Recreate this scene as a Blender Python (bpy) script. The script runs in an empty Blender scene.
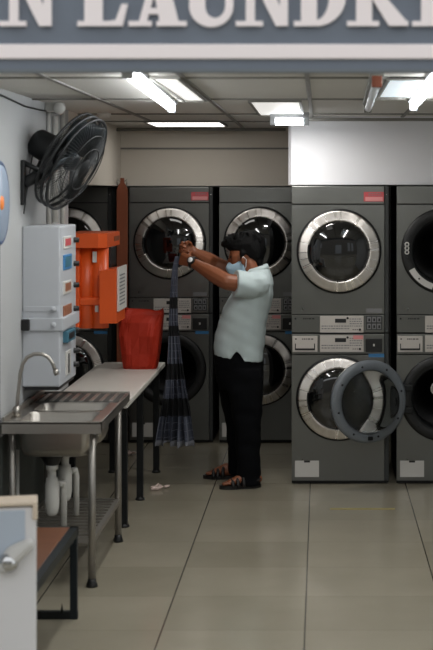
import bpy, bmesh, math, random
from mathutils import Vector, Matrix
random.seed(7)
C = bpy.context.scene
COL = C.collection

# ------------------------------------------------------------------ camera, world, exposure
F = 1500.0           # focal length in pixels (433 x 650 frame)
VX, VY = 321.0, 193.0  # principal point in pixels
H = 1.93             # eye height
cam_d = bpy.data.cameras.new('camera')
cam = bpy.data.objects.new('camera', cam_d); COL.objects.link(cam)
cam.location = (0, 0, H); cam.rotation_euler = (math.pi/2, 0, 0)
cam_d.sensor_width = 36; cam_d.lens = F/650*36
cam_d.shift_x = (216.5-VX)/650; cam_d.shift_y = -(325-VY)/650
cam_d.dof.use_dof = True; cam_d.dof.focus_distance = F/150.0
cam_d.dof.aperture_fstop = (cam_d.lens/1000)/0.024
cam_d.clip_end = 200
C.camera = cam
w = bpy.data.worlds.new('daylight'); C.world = w; w.use_nodes = True
bg = w.node_tree.nodes['Background']
bg.inputs[0].default_value = (0.95, 0.98, 1.0, 1); bg.inputs[1].default_value = 0.98
C.view_settings.view_transform = 'Standard'; C.view_settings.look = 'None'
C.view_settings.gamma = 1; C.view_settings.use_curve_mapping = False
C.view_settings.exposure = 0.42
TUBE_POWER = 8.0    # watts of each lit ceiling lamp

# ------------------------------------------------------------------ helpers
def srgb(r, g, b):
    f = lambda c: (c/255/12.92 if c/255 <= .04045 else ((c/255+.055)/1.055)**2.4)
    return (f(r), f(g), f(b), 1)

def pt(px, py, s):
    return Vector(((px-VX)/s, F/s, H-(py-VY)/s))

def mat(name, col, rough=.5, metal=0.0, noise=0.0, nscale=8, bump=0.0, bscale=60, trans=0.0, emit=None,
        estr=0.0, coat=0.0, rvar=0.0, aniso=0.0, stretch=None, spec=.5, alpha=None, ior=None):
    m = bpy.data.materials.new(name); m.use_nodes = True
    nt = m.node_tree; p = nt.nodes['Principled BSDF']
    p.inputs['Base Color'].default_value = col
    p.inputs['Roughness'].default_value = rough; p.inputs['Metallic'].default_value = metal
    p.inputs['Specular IOR Level'].default_value = spec
    p.inputs['Transmission Weight'].default_value = trans
    p.inputs['Coat Weight'].default_value = coat
    if ior: p.inputs['IOR'].default_value = ior
    if emit:
        p.inputs['Emission Color'].default_value = emit; p.inputs['Emission Strength'].default_value = estr
    if noise or bump or rvar:
        tc = nt.nodes.new('ShaderNodeTexCoord'); mp = nt.nodes.new('ShaderNodeMapping')
        nt.links.new(tc.outputs['Object'], mp.inputs[0])
        if stretch: mp.inputs['Scale'].default_value = stretch
        n = nt.nodes.new('ShaderNodeTexNoise'); n.inputs['Scale'].default_value = nscale
        n.inputs['Detail'].default_value = 5; nt.links.new(mp.outputs[0], n.inputs['Vector'])
        if noise:
            mx = nt.nodes.new('ShaderNodeMix'); mx.data_type = 'RGBA'
            mx.inputs['A'].default_value = tuple(c*(1-noise) for c in col[:3])+(1,)
            mx.inputs['B'].default_value = tuple(min(1, c*(1+noise)) for c in col[:3])+(1,)
            nt.links.new(n.outputs['Fac'], mx.inputs['Factor']); nt.links.new(mx.outputs['Result'], p.inputs['Base Color'])
        if rvar:
            mr = nt.nodes.new('ShaderNodeMapRange')
            mr.inputs['To Min'].default_value = max(0, rough-rvar); mr.inputs['To Max'].default_value = rough+rvar
            mr.inputs['From Min'].default_value = .3; mr.inputs['From Max'].default_value = .7
            nt.links.new(n.outputs['Fac'], mr.inputs['Value']); nt.links.new(mr.outputs[0], p.inputs['Roughness'])
        if bump:
            n2 = nt.nodes.new('ShaderNodeTexNoise'); n2.inputs['Scale'].default_value = bscale
            nt.links.new(mp.outputs[0], n2.inputs['Vector'])
            b = nt.nodes.new('ShaderNodeBump'); b.inputs['Strength'].default_value = bump; b.inputs['Distance'].default_value = .01
            nt.links.new(n2.outputs['Fac'], b.inputs['Height']); nt.links.new(b.outputs[0], p.inputs['Normal'])
    if aniso:
        p.inputs['Anisotropic'].default_value = aniso
        t = nt.nodes.new('ShaderNodeTangent'); t.direction_type = 'RADIAL'; t.axis = 'Y'
        nt.links.new(t.outputs[0], p.inputs['Tangent'])
    return m

class MB:
    """collects shapes and links them as one mesh object"""
    def __init__(self): self.bm = bmesh.new(); self.uv = None
    def _add(self, vs, fs):
        v = [self.bm.verts.new(p) for p in vs]
        for f in fs:
            try: self.bm.faces.new([v[i] for i in f])
            except ValueError: pass
        return v
    def box(self, a, b, bevel=0.0, seg=2, mtx=None):
        x0, y0, z0 = a; x1, y1, z1 = b
        t = bmesh.new()
        vs = [t.verts.new(p) for p in ((x0,y0,z0),(x1,y0,z0),(x1,y1,z0),(x0,y1,z0),(x0,y0,z1),(x1,y0,z1),(x1,y1,z1),(x0,y1,z1))]
        for f in ((0,3,2,1),(4,5,6,7),(0,1,5,4),(1,2,6,5),(2,3,7,6),(3,0,4,7)): t.faces.new([vs[i] for i in f])
        if bevel: bmesh.ops.bevel(t, geom=t.edges[:], offset=bevel, segments=seg, profile=.5, affect='EDGES')
        if mtx is not None: bmesh.ops.transform(t, matrix=mtx, verts=t.verts)
        self.merge(t); return self
    def merge(self, t):
        bmesh.ops.recalc_face_normals(t, faces=t.faces)
        mp = {}
        for v in t.verts: mp[v] = self.bm.verts.new(v.co)
        for f in t.faces:
            try:
                g = self.bm.faces.new([mp[v] for v in f.verts]); g.smooth = f.smooth
            except ValueError: pass
        t.free()
    def tube(self, pts, r, n=10, cap=True, radii=None):
        pts = [Vector(p) for p in pts]; rings = []
        up = None
        for i, p in enumerate(pts):
            d = (pts[min(i+1, len(pts)-1)]-pts[max(i-1, 0)]).normalized()
            if up is None:
                up = Vector((0,0,1)) if abs(d.z) < .9 else Vector((1,0,0))
            a = d.cross(up).normalized(); b = a.cross(d).normalized(); up = b
            rr = radii[i] if radii else r
            rings.append([p+(a*math.cos(2*math.pi*k/n)+b*math.sin(2*math.pi*k/n))*rr for k in range(n)])
        t = bmesh.new(); vr = [[t.verts.new(q) for q in R] for R in rings]
        for i in range(len(vr)-1):
            for k in range(n):
                f = t.faces.new((vr[i][k], vr[i][(k+1)%n], vr[i+1][(k+1)%n], vr[i+1][k])); f.smooth = True
        if cap:
            t.faces.new(vr[0]); t.faces.new(vr[-1])
        self.merge(t); return self
    def lathe(self, prof, n=48, axis='y', c=(0,0,0), close=False, smooth=True, arc=None):
        # prof: (radius, height along the axis)
        t = bmesh.new(); R = []
        a0, a1 = arc if arc else (0, 2*math.pi)
        m = n if not arc else n+1
        for k in range(m):
            th = a0+(a1-a0)*k/n; cs, sn = math.cos(th), math.sin(th); row = []
            for r, h in prof:
                p = {'y': (r*cs, h, r*sn), 'z': (r*cs, r*sn, h), 'x': (h, r*cs, r*sn)}[axis]
                row.append(t.verts.new(Vector(p)+Vector(c)))
            R.append(row)
        L = len(prof)
        for k in range(m if not arc else m-1):
            for i in range(L if close else L-1):
                q = (R[k][i], R[k][(i+1)%L], R[(k+1)%m][(i+1)%L], R[(k+1)%m][i])
                f = t.faces.new(q); f.smooth = smooth
        bmesh.ops.remove_doubles(t, verts=t.verts, dist=1e-6)
        self.merge(t); return self
    def prism(self, poly, y0, y1, axis='y'):
        # polygon in xz extruded along y (or xy along z)
        t = bmesh.new()
        mk = (lambda u, v, h: (u, h, v)) if axis == 'y' else ((lambda u, v, h: (u, v, h)) if axis == 'z' else (lambda u, v, h: (h, u, v)))
        A = [t.verts.new(mk(u, v, y0)) for u, v in poly]; B = [t.verts.new(mk(u, v, y1)) for u, v in poly]
        t.faces.new(A); t.faces.new(B); n = len(poly)
        for i in range(n): t.faces.new((A[i], A[(i+1)%n], B[(i+1)%n], B[i]))
        self.merge(t); return self
    def sphere(self, c, r, sub=2, scale=(1,1,1), mtx=None):
        t = bmesh.new(); bmesh.ops.create_icosphere(t, subdivisions=sub, radius=1)
        m = Matrix.Translation(Vector(c)) @ (mtx.to_4x4() if mtx is not None else Matrix()) @ Matrix.Diagonal((r*scale[0], r*scale[1], r*scale[2], 1))
        bmesh.ops.transform(t, matrix=m, verts=t.verts)
        for f in t.faces: f.smooth = True
        self.merge(t); return self
    def capsule(self, a, b, ra, rb, sub=2):
        t = bmesh.new(); a = Vector(a); b = Vector(b)
        for c, r in ((a, ra), (b, rb)):
            g = bmesh.ops.create_icosphere(t, subdivisions=sub, radius=r)
            bmesh.ops.translate(t, verts=g['verts'], vec=c)
        h = bmesh.ops.convex_hull(t, input=t.verts)
        junk = [e for e in h['geom_interior'] if isinstance(e, bmesh.types.BMVert)]
        bmesh.ops.delete(t, geom=junk, context='VERTS')
        self.merge(t); return self
    def hull(self, balls, sub=2):
        t = bmesh.new()
        for c, r in balls:
            sc = r if isinstance(r, (tuple, list)) else (r, r, r)
            g = bmesh.ops.create_icosphere(t, subdivisions=sub, radius=1)
            bmesh.ops.transform(t, matrix=Matrix.Translation(Vector(c)) @ Matrix.Diagonal((sc[0], sc[1], sc[2], 1)), verts=g['verts'])
        h = bmesh.ops.convex_hull(t, input=t.verts)
        junk = [e for e in h['geom_interior'] if isinstance(e, bmesh.types.BMVert)]
        bmesh.ops.delete(t, geom=junk, context='VERTS')
        self.merge(t); return self
    def loft(self, rings, cap=True, smooth=True):
        t = bmesh.new(); vr = [[t.verts.new(Vector(q)) for q in R] for R in rings]; n = len(rings[0])
        for i in range(len(vr)-1):
            for k in range(n):
                f = t.faces.new((vr[i][k], vr[i][(k+1)%n], vr[i+1][(k+1)%n], vr[i+1][k])); f.smooth = smooth
        if cap: t.faces.new(vr[0]); t.faces.new(vr[-1])
        self.merge(t); return self
    def plate_hole(self, x0, x1, z0, z1, cx, cz, r, y0, y1, n=64):
        """flat plate with a round hole, thickness y0..y1"""
        t = bmesh.new(); rows = []
        angs = sorted([2*math.pi*k/n for k in range(n)]+[math.atan2(z-cz, x-cx) % (2*math.pi) for x in (x0, x1) for z in (z0, z1)])
        for y in (y0, y1):
            a = []; b = []
            for th in angs:
                cs, sn = math.cos(th), math.sin(th)
                k = min([(x1-cx)/cs if cs > 1e-9 else 1e9, (x0-cx)/cs if cs < -1e-9 else 1e9,
                         (z1-cz)/sn if sn > 1e-9 else 1e9, (z0-cz)/sn if sn < -1e-9 else 1e9])
                a.append(t.verts.new((cx+r*cs, y, cz+r*sn))); b.append(t.verts.new((cx+k*cs, y, cz+k*sn)))
            rows.append((a, b))
        m = len(angs)
        for i in range(m):
            j = (i+1) % m
            for q in ((rows[0][0][i], rows[0][0][j], rows[0][1][j], rows[0][1][i]), (rows[1][0][i], rows[1][1][i], rows[1][1][j], rows[1][0][j]),
                      (rows[0][0][i], rows[1][0][i], rows[1][0][j], rows[0][0][j]), (rows[0][1][i], rows[0][1][j], rows[1][1][j], rows[1][1][i])):
                try: t.faces.new(q)
                except ValueError: pass
        self.merge(t); return self
    def move(self, v):
        bmesh.ops.translate(self.bm, verts=self.bm.verts, vec=Vector(v)); return self
    def xform(self, m):
        bmesh.ops.transform(self.bm, matrix=m, verts=self.bm.verts); return self
    def build(self, name, m, parent=None, org=None):
        if org is None: org = root_loc(parent)
        if org is not None and org.length > 0: bmesh.ops.translate(self.bm, verts=self.bm.verts, vec=-org)
        me = bpy.data.meshes.new(name); self.bm.to_mesh(me); self.bm.free()
        o = bpy.data.objects.new(name, me); COL.objects.link(o); me.materials.append(m)
        if parent is not None: o.parent = parent
        return o

def root_loc(o):
    v = Vector((0,0,0))
    while o is not None:
        v += o.location; o = o.parent
    return v

def tag(o, label=None, cat=None, group=None, kind=None):
    if label: o['label'] = label
    if cat: o['category'] = cat
    if group: o['group'] = group
    if kind: o['kind'] = kind
    return o

def thing(name, label, cat, loc=(0,0,0), group=None):
    o = bpy.data.objects.new(name, None); COL.objects.link(o); o.location = loc
    o.empty_display_size = .1
    return tag(o, label, cat, group)

def struct(mb, name, m): return tag(mb.build(name, m), kind='structure')

def copy_tree(o, parent=None):
    c = o.copy(); COL.objects.link(c)
    if parent is not None: c.parent = parent
    for ch in [x for x in bpy.data.objects if x.parent == o]: copy_tree(ch, c)
    return c

def remesh(o, voxel, smooth=4, fac=.5):
    md = o.modifiers.new('r', 'REMESH'); md.mode = 'VOXEL'; md.voxel_size = voxel; md.use_smooth_shade = True
    if smooth:
        sm = o.modifiers.new('s', 'SMOOTH'); sm.iterations = smooth; sm.factor = fac
    dg = bpy.context.evaluated_depsgraph_get(); dg.update()
    me = bpy.data.meshes.new_from_object(o.evaluated_get(dg))
    o.modifiers.clear(); o.data = me
    me.polygons.foreach_set('use_smooth', [True]*len(me.polygons))
    return o

# ------------------------------------------------------------------ materials
M = {}
M['wall'] = mat('wall_paint', srgb(172, 174, 175), .8, noise=.06, nscale=3, bump=.1, bscale=40)
M['wall_beige'] = mat('bulkhead_paint', srgb(208, 200, 188), .8, noise=.05, nscale=3)
M['wall_white'] = mat('white_bulkhead_paint', srgb(228, 228, 232), .75, noise=.03, nscale=5)
M['ceil'] = mat('ceiling_board', srgb(212, 210, 204), .75, noise=.05, nscale=2)
M['tbar'] = mat('ceiling_grid', srgb(120, 118, 112), .5)
M['steel_dark'] = mat('gunmetal_steel', srgb(117, 118, 115), .33, .9, noise=.12, nscale=2.2, rvar=.08, bump=.10, bscale=3.0)
M['steel_shell'] = mat('dark_shell', srgb(62, 64, 64), .5, .5)
M['black'] = mat('black_rubber', srgb(14, 15, 16), .5)
M['blackgloss'] = mat('dark_door_glass', srgb(8, 9, 10), .04, spec=.8, coat=.5)
M['chrome'] = mat('brushed_chrome', srgb(226, 221, 216), .40, 1.0, aniso=.75, noise=.05, nscale=6)
M['drum'] = mat('drum_steel', srgb(44, 44, 44), .4, .9)
M['grey_plastic'] = mat('grey_plastic', srgb(108, 114, 120), .45)
M['door_clear'] = mat('door_bowl_glass', srgb(225, 228, 228), .03, trans=1.0, ior=1.18)
M['panel'] = mat('pale_panel', srgb(190, 184, 178), .45, noise=.04, nscale=20)
M['ink'] = mat('black_print', srgb(22, 22, 24), .5)
M['greyink'] = mat('grey_print', srgb(120, 120, 122), .5)
M['label_white'] = mat('label_white', srgb(196, 194, 190), .6)
M['label_red'] = mat('label_red', srgb(190, 78, 84), .6)
M['label_pink'] = mat('label_pink', srgb(214, 140, 140), .6)
M['label_blue'] = mat('tape_blue', srgb(60, 124, 176), .5)
M['steel'] = mat('stainless', srgb(172, 168, 162), .38, 1.0, noise=.08, nscale=5, rvar=.08)
M['steel_board'] = mat('darker_steel', srgb(84, 86, 84), .6, .8, noise=.15, nscale=8)
M['steel_leg'] = mat('galvanised_leg', srgb(160, 156, 150), .4, .8)
M['white_metal'] = mat('white_enamel', srgb(186, 190, 196), .4, noise=.03, nscale=6)
M['orange'] = mat('orange_plastic', srgb(214, 84, 26), .38, noise=.06, nscale=5)
M['red_bag'] = mat('red_plastic_bag', srgb(168, 42, 20), .6, spec=.3, noise=.12, nscale=9, bump=.25, bscale=25)
M['table'] = mat('white_laminate', srgb(216, 213, 206), .35, noise=.03, nscale=6)
M['dark_metal'] = mat('dark_metal', srgb(30, 32, 33), .5, .5)
M['fan_black'] = mat('fan_black', srgb(24, 27, 29), .45)
M['fan_blade'] = mat('fan_blade', srgb(42, 50, 55), .3, .3)
M['pvc'] = mat('white_pvc', srgb(206, 205, 200), .4, noise=.05, nscale=12)
M['brown'] = mat('brown_wood', srgb(128, 66, 38), .5, noise=.25, nscale=6, stretch=(6, 6, .6))
M['orange_wood'] = mat('orange_brown_board', srgb(104, 62, 36), .5, noise=.2, nscale=6, stretch=(1, 8, 1))
M['teal_metal'] = mat('dark_teal_metal', srgb(30, 38, 42), .45, .4)
M['skin'] = mat('brown_skin', srgb(130, 76, 48), .5, noise=.08, nscale=20)
M['hair'] = mat('black_hair', srgb(8, 8, 9), .6, spec=.15, bump=.6, bscale=160)
M['shirt'] = mat('mint_polo', srgb(188, 202, 204), .85, noise=.04, nscale=14, bump=.25, bscale=18)
M['trouser'] = mat('black_trousers', srgb(9, 10, 13), .9, spec=.1, bump=.15, bscale=16)
M['mask'] = mat('blue_mask', srgb(168, 198, 216), .7)
M['mask_white'] = mat('white_loop', srgb(215, 220, 225), .7)
M['sandal'] = mat('dark_leather', srgb(20, 17, 16), .5)
M['watch_dial'] = mat('watch_dial', srgb(235, 238, 240), .3)
M['eye'] = mat('eye_dark', srgb(30, 22, 20), .2)
M['sign'] = mat('sign_slate_blue', srgb(108, 116, 128), .6, noise=.12, nscale=7)
M['letter'] = mat('sign_letter_white', srgb(246, 236, 236), .6)
M['beige'] = mat('beige_trim', srgb(206, 190, 170), .5)
M['white_box'] = mat('white_cabinet', srgb(214, 212, 212), .45)
M['knob'] = mat('chrome_knob', srgb(190, 190, 190), .15, 1.0)
M['blue_disc'] = mat('pale_blue', srgb(150, 166, 186), .35, noise=.1, nscale=9)
M['lower_wall'] = mat('dark_lower_wall', srgb(66, 72, 70), .6, noise=.3, nscale=5, stretch=(1, 9, .6))
M['street'] = mat('street_wall_paint', srgb(120, 116, 110), .8, noise=.1, nscale=1)
M['pane'] = mat('bluish_pane', srgb(176, 186, 198), .3)
M['blue_rim'] = mat('dark_blue', srgb(48, 72, 112), .4)
M['emblem'] = mat('orange_emblem', srgb(232, 130, 50), .5)
M['tube_on'] = mat('lit_tube', (1, 1, 1, 1), .5, emit=(.95, .98, 1, 1), estr=26)
M['tube_soft'] = mat('lit_tube_soft', (1, 1, 1, 1), .5, emit=(.95, .98, 1, 1), estr=13)
M['tube_off'] = mat('unlit_tube', srgb(200, 204, 206), .35)
M['diffuser'] = mat('light_diffuser', srgb(225, 224, 218), .5, emit=(1, .98, .94, 1), estr=2.6)
M['diffuser_soft'] = mat('light_diffuser_soft', srgb(225, 224, 218), .5, emit=(1, .98, .94, 1), estr=.5)
M['diffuser_dim'] = mat('light_diffuser_dim', srgb(210, 222, 230), .5, emit=(.9, .97, 1, 1), estr=.35)
M['rust'] = mat('rusty_cap', srgb(120, 62, 40), .6)
M['tissue'] = mat('pinkish_tissue', srgb(206, 184, 176), .8)
M['amber'] = mat('amber_drawer', srgb(150, 96, 70), .4)
M['teal_label'] = mat('teal_label', srgb(60, 110, 130), .5)
M['yellow_strip'] = mat('dull_yellow', srgb(150, 138, 84), .6)

def streak(m):
    nt = m.node_tree; p = nt.nodes['Principled BSDF']
    tc = nt.nodes.new('ShaderNodeTexCoord'); nm = nt.nodes.new('ShaderNodeVectorMath'); nm.operation = 'NORMALIZE'
    ml = nt.nodes.new('ShaderNodeVectorMath'); ml.operation = 'MULTIPLY'; ml.inputs[1].default_value = (1, 0, 1)
    nt.links.new(tc.outputs['Object'], ml.inputs[0]); nt.links.new(ml.outputs[0], nm.inputs[0])
    n = nt.nodes.new('ShaderNodeTexNoise'); n.inputs['Scale'].default_value = 7; n.inputs['Detail'].default_value = 3
    nt.links.new(nm.outputs[0], n.inputs['Vector'])
    mr = nt.nodes.new('ShaderNodeMapRange'); mr.inputs['From Min'].default_value = .35; mr.inputs['From Max'].default_value = .65
    mr.inputs['To Min'].default_value = .22; mr.inputs['To Max'].default_value = .5
    nt.links.new(n.outputs['Fac'], mr.inputs['Value']); nt.links.new(mr.outputs[0], p.inputs['Roughness'])
streak(M['chrome'])

def floor_material():
    m = bpy.data.materials.new('glossy_floor_tiles'); m.use_nodes = True
    nt = m.node_tree; p = nt.nodes['Principled BSDF']
    tc = nt.nodes.new('ShaderNodeTexCoord'); mp = nt.nodes.new('ShaderNodeMapping')
    nt.links.new(tc.outputs['Object'], mp.inputs[0])
    sep = nt.nodes.new('ShaderNodeSeparateXYZ'); nt.links.new(mp.outputs[0], sep.inputs[0])
    def math_(op, a, b=None):
        n = nt.nodes.new('ShaderNodeMath'); n.operation = op
        for i, v in enumerate((a, b)):
            if v is None: continue
            if isinstance(v, (int, float)): n.inputs[i].default_value = v
            else: nt.links.new(v, n.inputs[i])
        return n.outputs[0]
    T = 0.632; D = 0.558
    u = math_('DIVIDE', math_('ADD', sep.outputs[0], 0.0714+T*20), T)
    v = math_('DIVIDE', math_('ADD', sep.outputs[1], -(F*H/(542-VY))+D*30), D)
    du = math_('ABSOLUTE', math_('SUBTRACT', math_('FRACT', math_('ADD', u, .5)), .5))
    dv = math_('ABSOLUTE', math_('SUBTRACT', math_('FRACT', math_('ADD', v, .5)), .5))
    gu = math_('LESS_THAN', du, .0050); gv = math_('LESS_THAN', dv, .0028)
    n = nt.nodes.new('ShaderNodeTexNoise'); n.inputs['Scale'].default_value = 2.2; n.inputs['Detail'].default_value = 6
    nt.links.new(mp.outputs[0], n.inputs['Vector'])
    wn = nt.nodes.new('ShaderNodeTexWhiteNoise'); wn.noise_dimensions = '2D'
    cb = nt.nodes.new('ShaderNodeCombineXYZ'); nt.links.new(math_('FLOOR', u), cb.inputs[0]); nt.links.new(math_('FLOOR', v), cb.inputs[1])
    nt.links.new(cb.outputs[0], wn.inputs['Vector'])
    mx = nt.nodes.new('ShaderNodeMix'); mx.data_type = 'RGBA'
    mx.inputs['A'].default_value = srgb(132, 126, 110); mx.inputs['B'].default_value = srgb(160, 154, 137)
    fac = math_('ADD', math_('MULTIPLY', n.outputs['Fac'], .7), math_('MULTIPLY', wn.outputs['Value'], .3))
    nt.links.new(fac, mx.inputs['Factor'])
    m2 = nt.nodes.new('ShaderNodeMix'); m2.data_type = 'RGBA'; m2.inputs['B'].default_value = srgb(52, 48, 42)
    nt.links.new(gu, m2.inputs['Factor']); nt.links.new(mx.outputs['Result'], m2.inputs['A'])
    m3 = nt.nodes.new('ShaderNodeMix'); m3.data_type = 'RGBA'; m3.inputs['B'].default_value = srgb(120, 113, 98)
    nt.links.new(gv, m3.inputs['Factor']); nt.links.new(m2.outputs['Result'], m3.inputs['A'])
    nt.links.new(m3.outputs['Result'], p.inputs['Base Color'])
    p.inputs['Roughness'].default_value = .16
    mr = nt.nodes.new('ShaderNodeMapRange'); mr.inputs['To Min'].default_value = .12; mr.inputs['To Max'].default_value = .26
    nt.links.new(n.outputs['Fac'], mr.inputs['Value']); nt.links.new(mr.outputs[0], p.inputs['Roughness'])
    return m
M['floor'] = floor_material()

# ------------------------------------------------------------------ the room
SR, SL = 150.8, 129.5           # pixels per metre at the two machine fronts
YR, YL = F/SR, F/SL
XW = -1.56                      # face of the left wall
ZC = 2.44                       # ceiling height
YW = F/162.0                    # where the low part of the left wall ends
YN = 4.88                       # the shop's open front
XR = 1.75; XB = -2.5; YB = YL+1.4

struct(MB().box((-14, -9.2, -.1), (14, YB+.2, 0)), 'floor', M['floor'])
struct(MB().box((XB-.2, YN, ZC), (XR+.2, YB+.2, ZC+.1)), 'ceiling', M['ceil'])
struct(MB().box((XW-.2, YN, 0), (XW, YW, ZC)), 'wall_left', M['wall'])
struct(MB().box((XW-.2, YW, 1.985), (XW, YL+.1, ZC)), 'wall_left_lintel', M['wall_beige'])
struct(MB().box((XB-.2, YN, 0), (XB, YB, ZC)), 'wall_recess', M['wall'])
struct(MB().box((XB, YW-.12, 0), (XW-.2, YW, ZC)), 'wall_recess_return', M['wall'])
struct(MB().box((XB, YB, 0), (XR, YB+.2, ZC)), 'wall_back', M['wall'])
struct(MB().box((XR, YN, 0), (XR+.2, YB, ZC)), 'wall_right', M['wall'])
BX = -.2                        # left end of the white bulkhead
lb = MB().box((XW, YL+.1, 1.985), (BX-.0, YL+.25, ZC))
struct(lb, 'wall_bulkhead_left', M['wall_beige'])
struct(MB().box((XW, YL+.088, 2.27), (BX, YL+.1, 2.283)), 'trim_1', M['tbar'])
struct(MB().box((BX, YR+.03, 1.985), (XR, YR+.18, ZC)), 'wall_bulkhead_right', M['wall_white'])
struct(MB().box((BX-.02, YR+.18, 1.985), (BX+.1, YL+.1, ZC)), 'wall_bulkhead_return', M['wall_white'])
# facade over the opening (the sign hangs on it)
struct(MB().box((-4, YN-.05, 2.40), (4, YN+.1, 3.6)), 'wall_front', M['wall'])
struct(MB().box((XW-.01, YN+.9, 0), (XW+.0015, YW, .74)), 'trim_3', M['lower_wall'])  # thin dark greenish sheet over the lower left wall
# unseen house front, added across the street so the porthole glass mirrors something
struct(MB().box((-14, -9.3, 0), (14, -9, 5.2)), 'wall_street_added', M['street'])
for i, (x0, x1, z0, z1) in enumerate(((-.6, .9, .3, 2.5), (2.6, 3.3, .9, 3.2), (3.7, 4.4, .9, 3.2), (-6.2, -5.2, 1.9, 3.4))):
    struct(MB().box((x0, -9, z0), (x1, -8.94, z1), .01), 'window_added_%d' % (i+1), M['white_metal'])  # pale slabs added as windows for the glass to mirror
# ceiling grid
g = MB()
for x in (-2.1, -1.2, -.605, -.06, .54, 1.14):
    g.box((x-.011, YN+.15, ZC-.008), (x+.011, YB, ZC))
ys = [F*.51/94.4, F*.51/79.5, F*.51/72.0, F*.51/116]
for y in ys: g.box((XB, y-.012, ZC-.008), (XR, y+.012, ZC))
struct(g, 'trim_2', M['tbar'])

# ceiling light panels (lay-in diffusers between the grid bars)
def light_panel(x0, x1, y0, y1, label, m='diffuser'):
    t = thing('ceiling_light_panel', label, 'ceiling light', ((x0+x1)/2, (y0+y1)/2, ZC), 'light panels in the ceiling')
    f = MB()
    f.box((x0-.012, y0-.012, ZC-.016), (x1+.012, y0+.004, ZC)); f.box((x0-.012, y1-.004, ZC-.016), (x1+.012, y1+.012, ZC))
    f.box((x0-.012, y0, ZC-.016), (x0+.004, y1, ZC)); f.box((x1-.004, y0, ZC-.016), (x1+.012, y1, ZC))
    f.build('panel_frame', M['tbar'], t)
    MB().box((x0, y0, ZC-.011), (x1, y1, ZC), .003).build('diffuser', M[m], t)
    return t
def ceil_y(py, z=ZC): return F*(z-H)/(VY-py)
light_panel(-.387, -.118, ceil_y(99.5), ceil_y(113.3), 'narrow bright ceiling panel in front of the short lit tube above the machines', 'diffuser_soft')
light_panel(-.735, -.625, ceil_y(75.5), ceil_y(98.5), 'slim bright ceiling panel just right of the slanting lit tube', 'diffuser_soft')
light_panel(-1.235, -.71, ceil_y(120.5), ceil_y(125), 'wide shallow bright ceiling panel above the rear bank of machines')
light_panel(.30, .50, ceil_y(77), ceil_y(95), 'pale bluish ceiling panel between the unlit tube and the rightmost tube', 'diffuser_dim')

def tube_lamp(a, b, label, lit=True, r=.019, power=None, tm='tube_on'):
    a = Vector(a); b = Vector(b); mid = (a+b)/2
    t = thing('fluorescent_lamp', label, 'lamp', (mid.x, mid.y, ZC))
    d = (b-a).normalized(); sd = d.cross(Vector((0,0,1))).normalized()
    L = (b-a).length
    R = Matrix((sd, d, Vector((0,0,1)))).transposed().to_4x4(); R.translation = mid
    MB().box((-.03, -L/2, r+.004), (.03, L/2, ZC-mid.z), .004, mtx=R).build('batten', M['white_metal'] if lit else M['tbar'], t)
    MB().tube([a+d*.03, b-d*.03], r, 14).build('tube', M[tm] if lit else M['tube_off'], t)
    e = MB(); e.box((-.022, -L/2, -.022), (.022, -L/2+.035, .03), .004, mtx=R)
    e.build('end_cap', M['white_metal'] if lit else M['rust'], t)
    e = MB(); e.box((-.022, L/2-.035, -.022), (.022, L/2, .03), .004, mtx=R)
    e.build('end_cap', M['white_metal'] if lit else M['tbar'], t)
    if lit:
        ld = bpy.data.lights.new('tube_light', 'AREA'); ld.shape = 'RECTANGLE'; ld.size = .05; ld.size_y = L
        ld.energy = power or TUBE_POWER; ld.color = (1, .97, .92)
        lo = bpy.data.objects.new('tube_light', ld); COL.objects.link(lo); lo.parent = t
        R2 = R.copy(); R2.translation = Vector((0, 0, mid.z-ZC-r-.006)); lo.matrix_local = R2
    return t
zt = 2.40
def on_z(px, py, z=zt):
    s = (VY-py)/(z-H); return pt(px, py, s)
tube_lamp(on_z(127, 73), on_z(172, 109), 'lit slanting fluorescent tube on the ceiling left of centre', power=8, tm='tube_soft')
tube_lamp(on_z(377, 82), on_z(368, 109), 'unlit ceiling tube with a rusty brown end cap', lit=False)
tube_lamp(on_z(447, 68), on_z(413, 107), 'lit fluorescent tube in the upper right corner of the ceiling', power=12, tm='tube_soft')
sD = 158.0
tube_lamp(pt(270, 122, sD), pt(309, 122, sD), 'short lit tube across the corner of the white bulkhead', power=6)
# rails under the ceiling
t = MB().tube([pt(112, 129.5, 131), pt(286, 129.5, 131)], .013, 10)
tag(t.build('ceiling_rail', M['tbar']), 'grey pipe rail running under the ceiling before the beige bulkhead', 'rail')
t = MB().box(pt(301, 121, 153.5)+Vector((0, -.01, 0)), pt(440, 118, 153.5)+Vector((0, .02, 0)), .004)
tag(t.build('cable_trunking', M['tbar']), 'long grey trunking along the top of the white bulkhead', 'trunking')
sd = thing('smoke_detector', 'small round white detector on the ceiling above the fan', 'detector', on_z(104, 113, ZC))
MB().lathe([(0, -.03), (.035, -.03), (.045, -.015), (.045, 0), (0, 0)], 24, 'z', tuple(sd.location)).build('detector_body', M['pvc'], sd)

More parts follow.
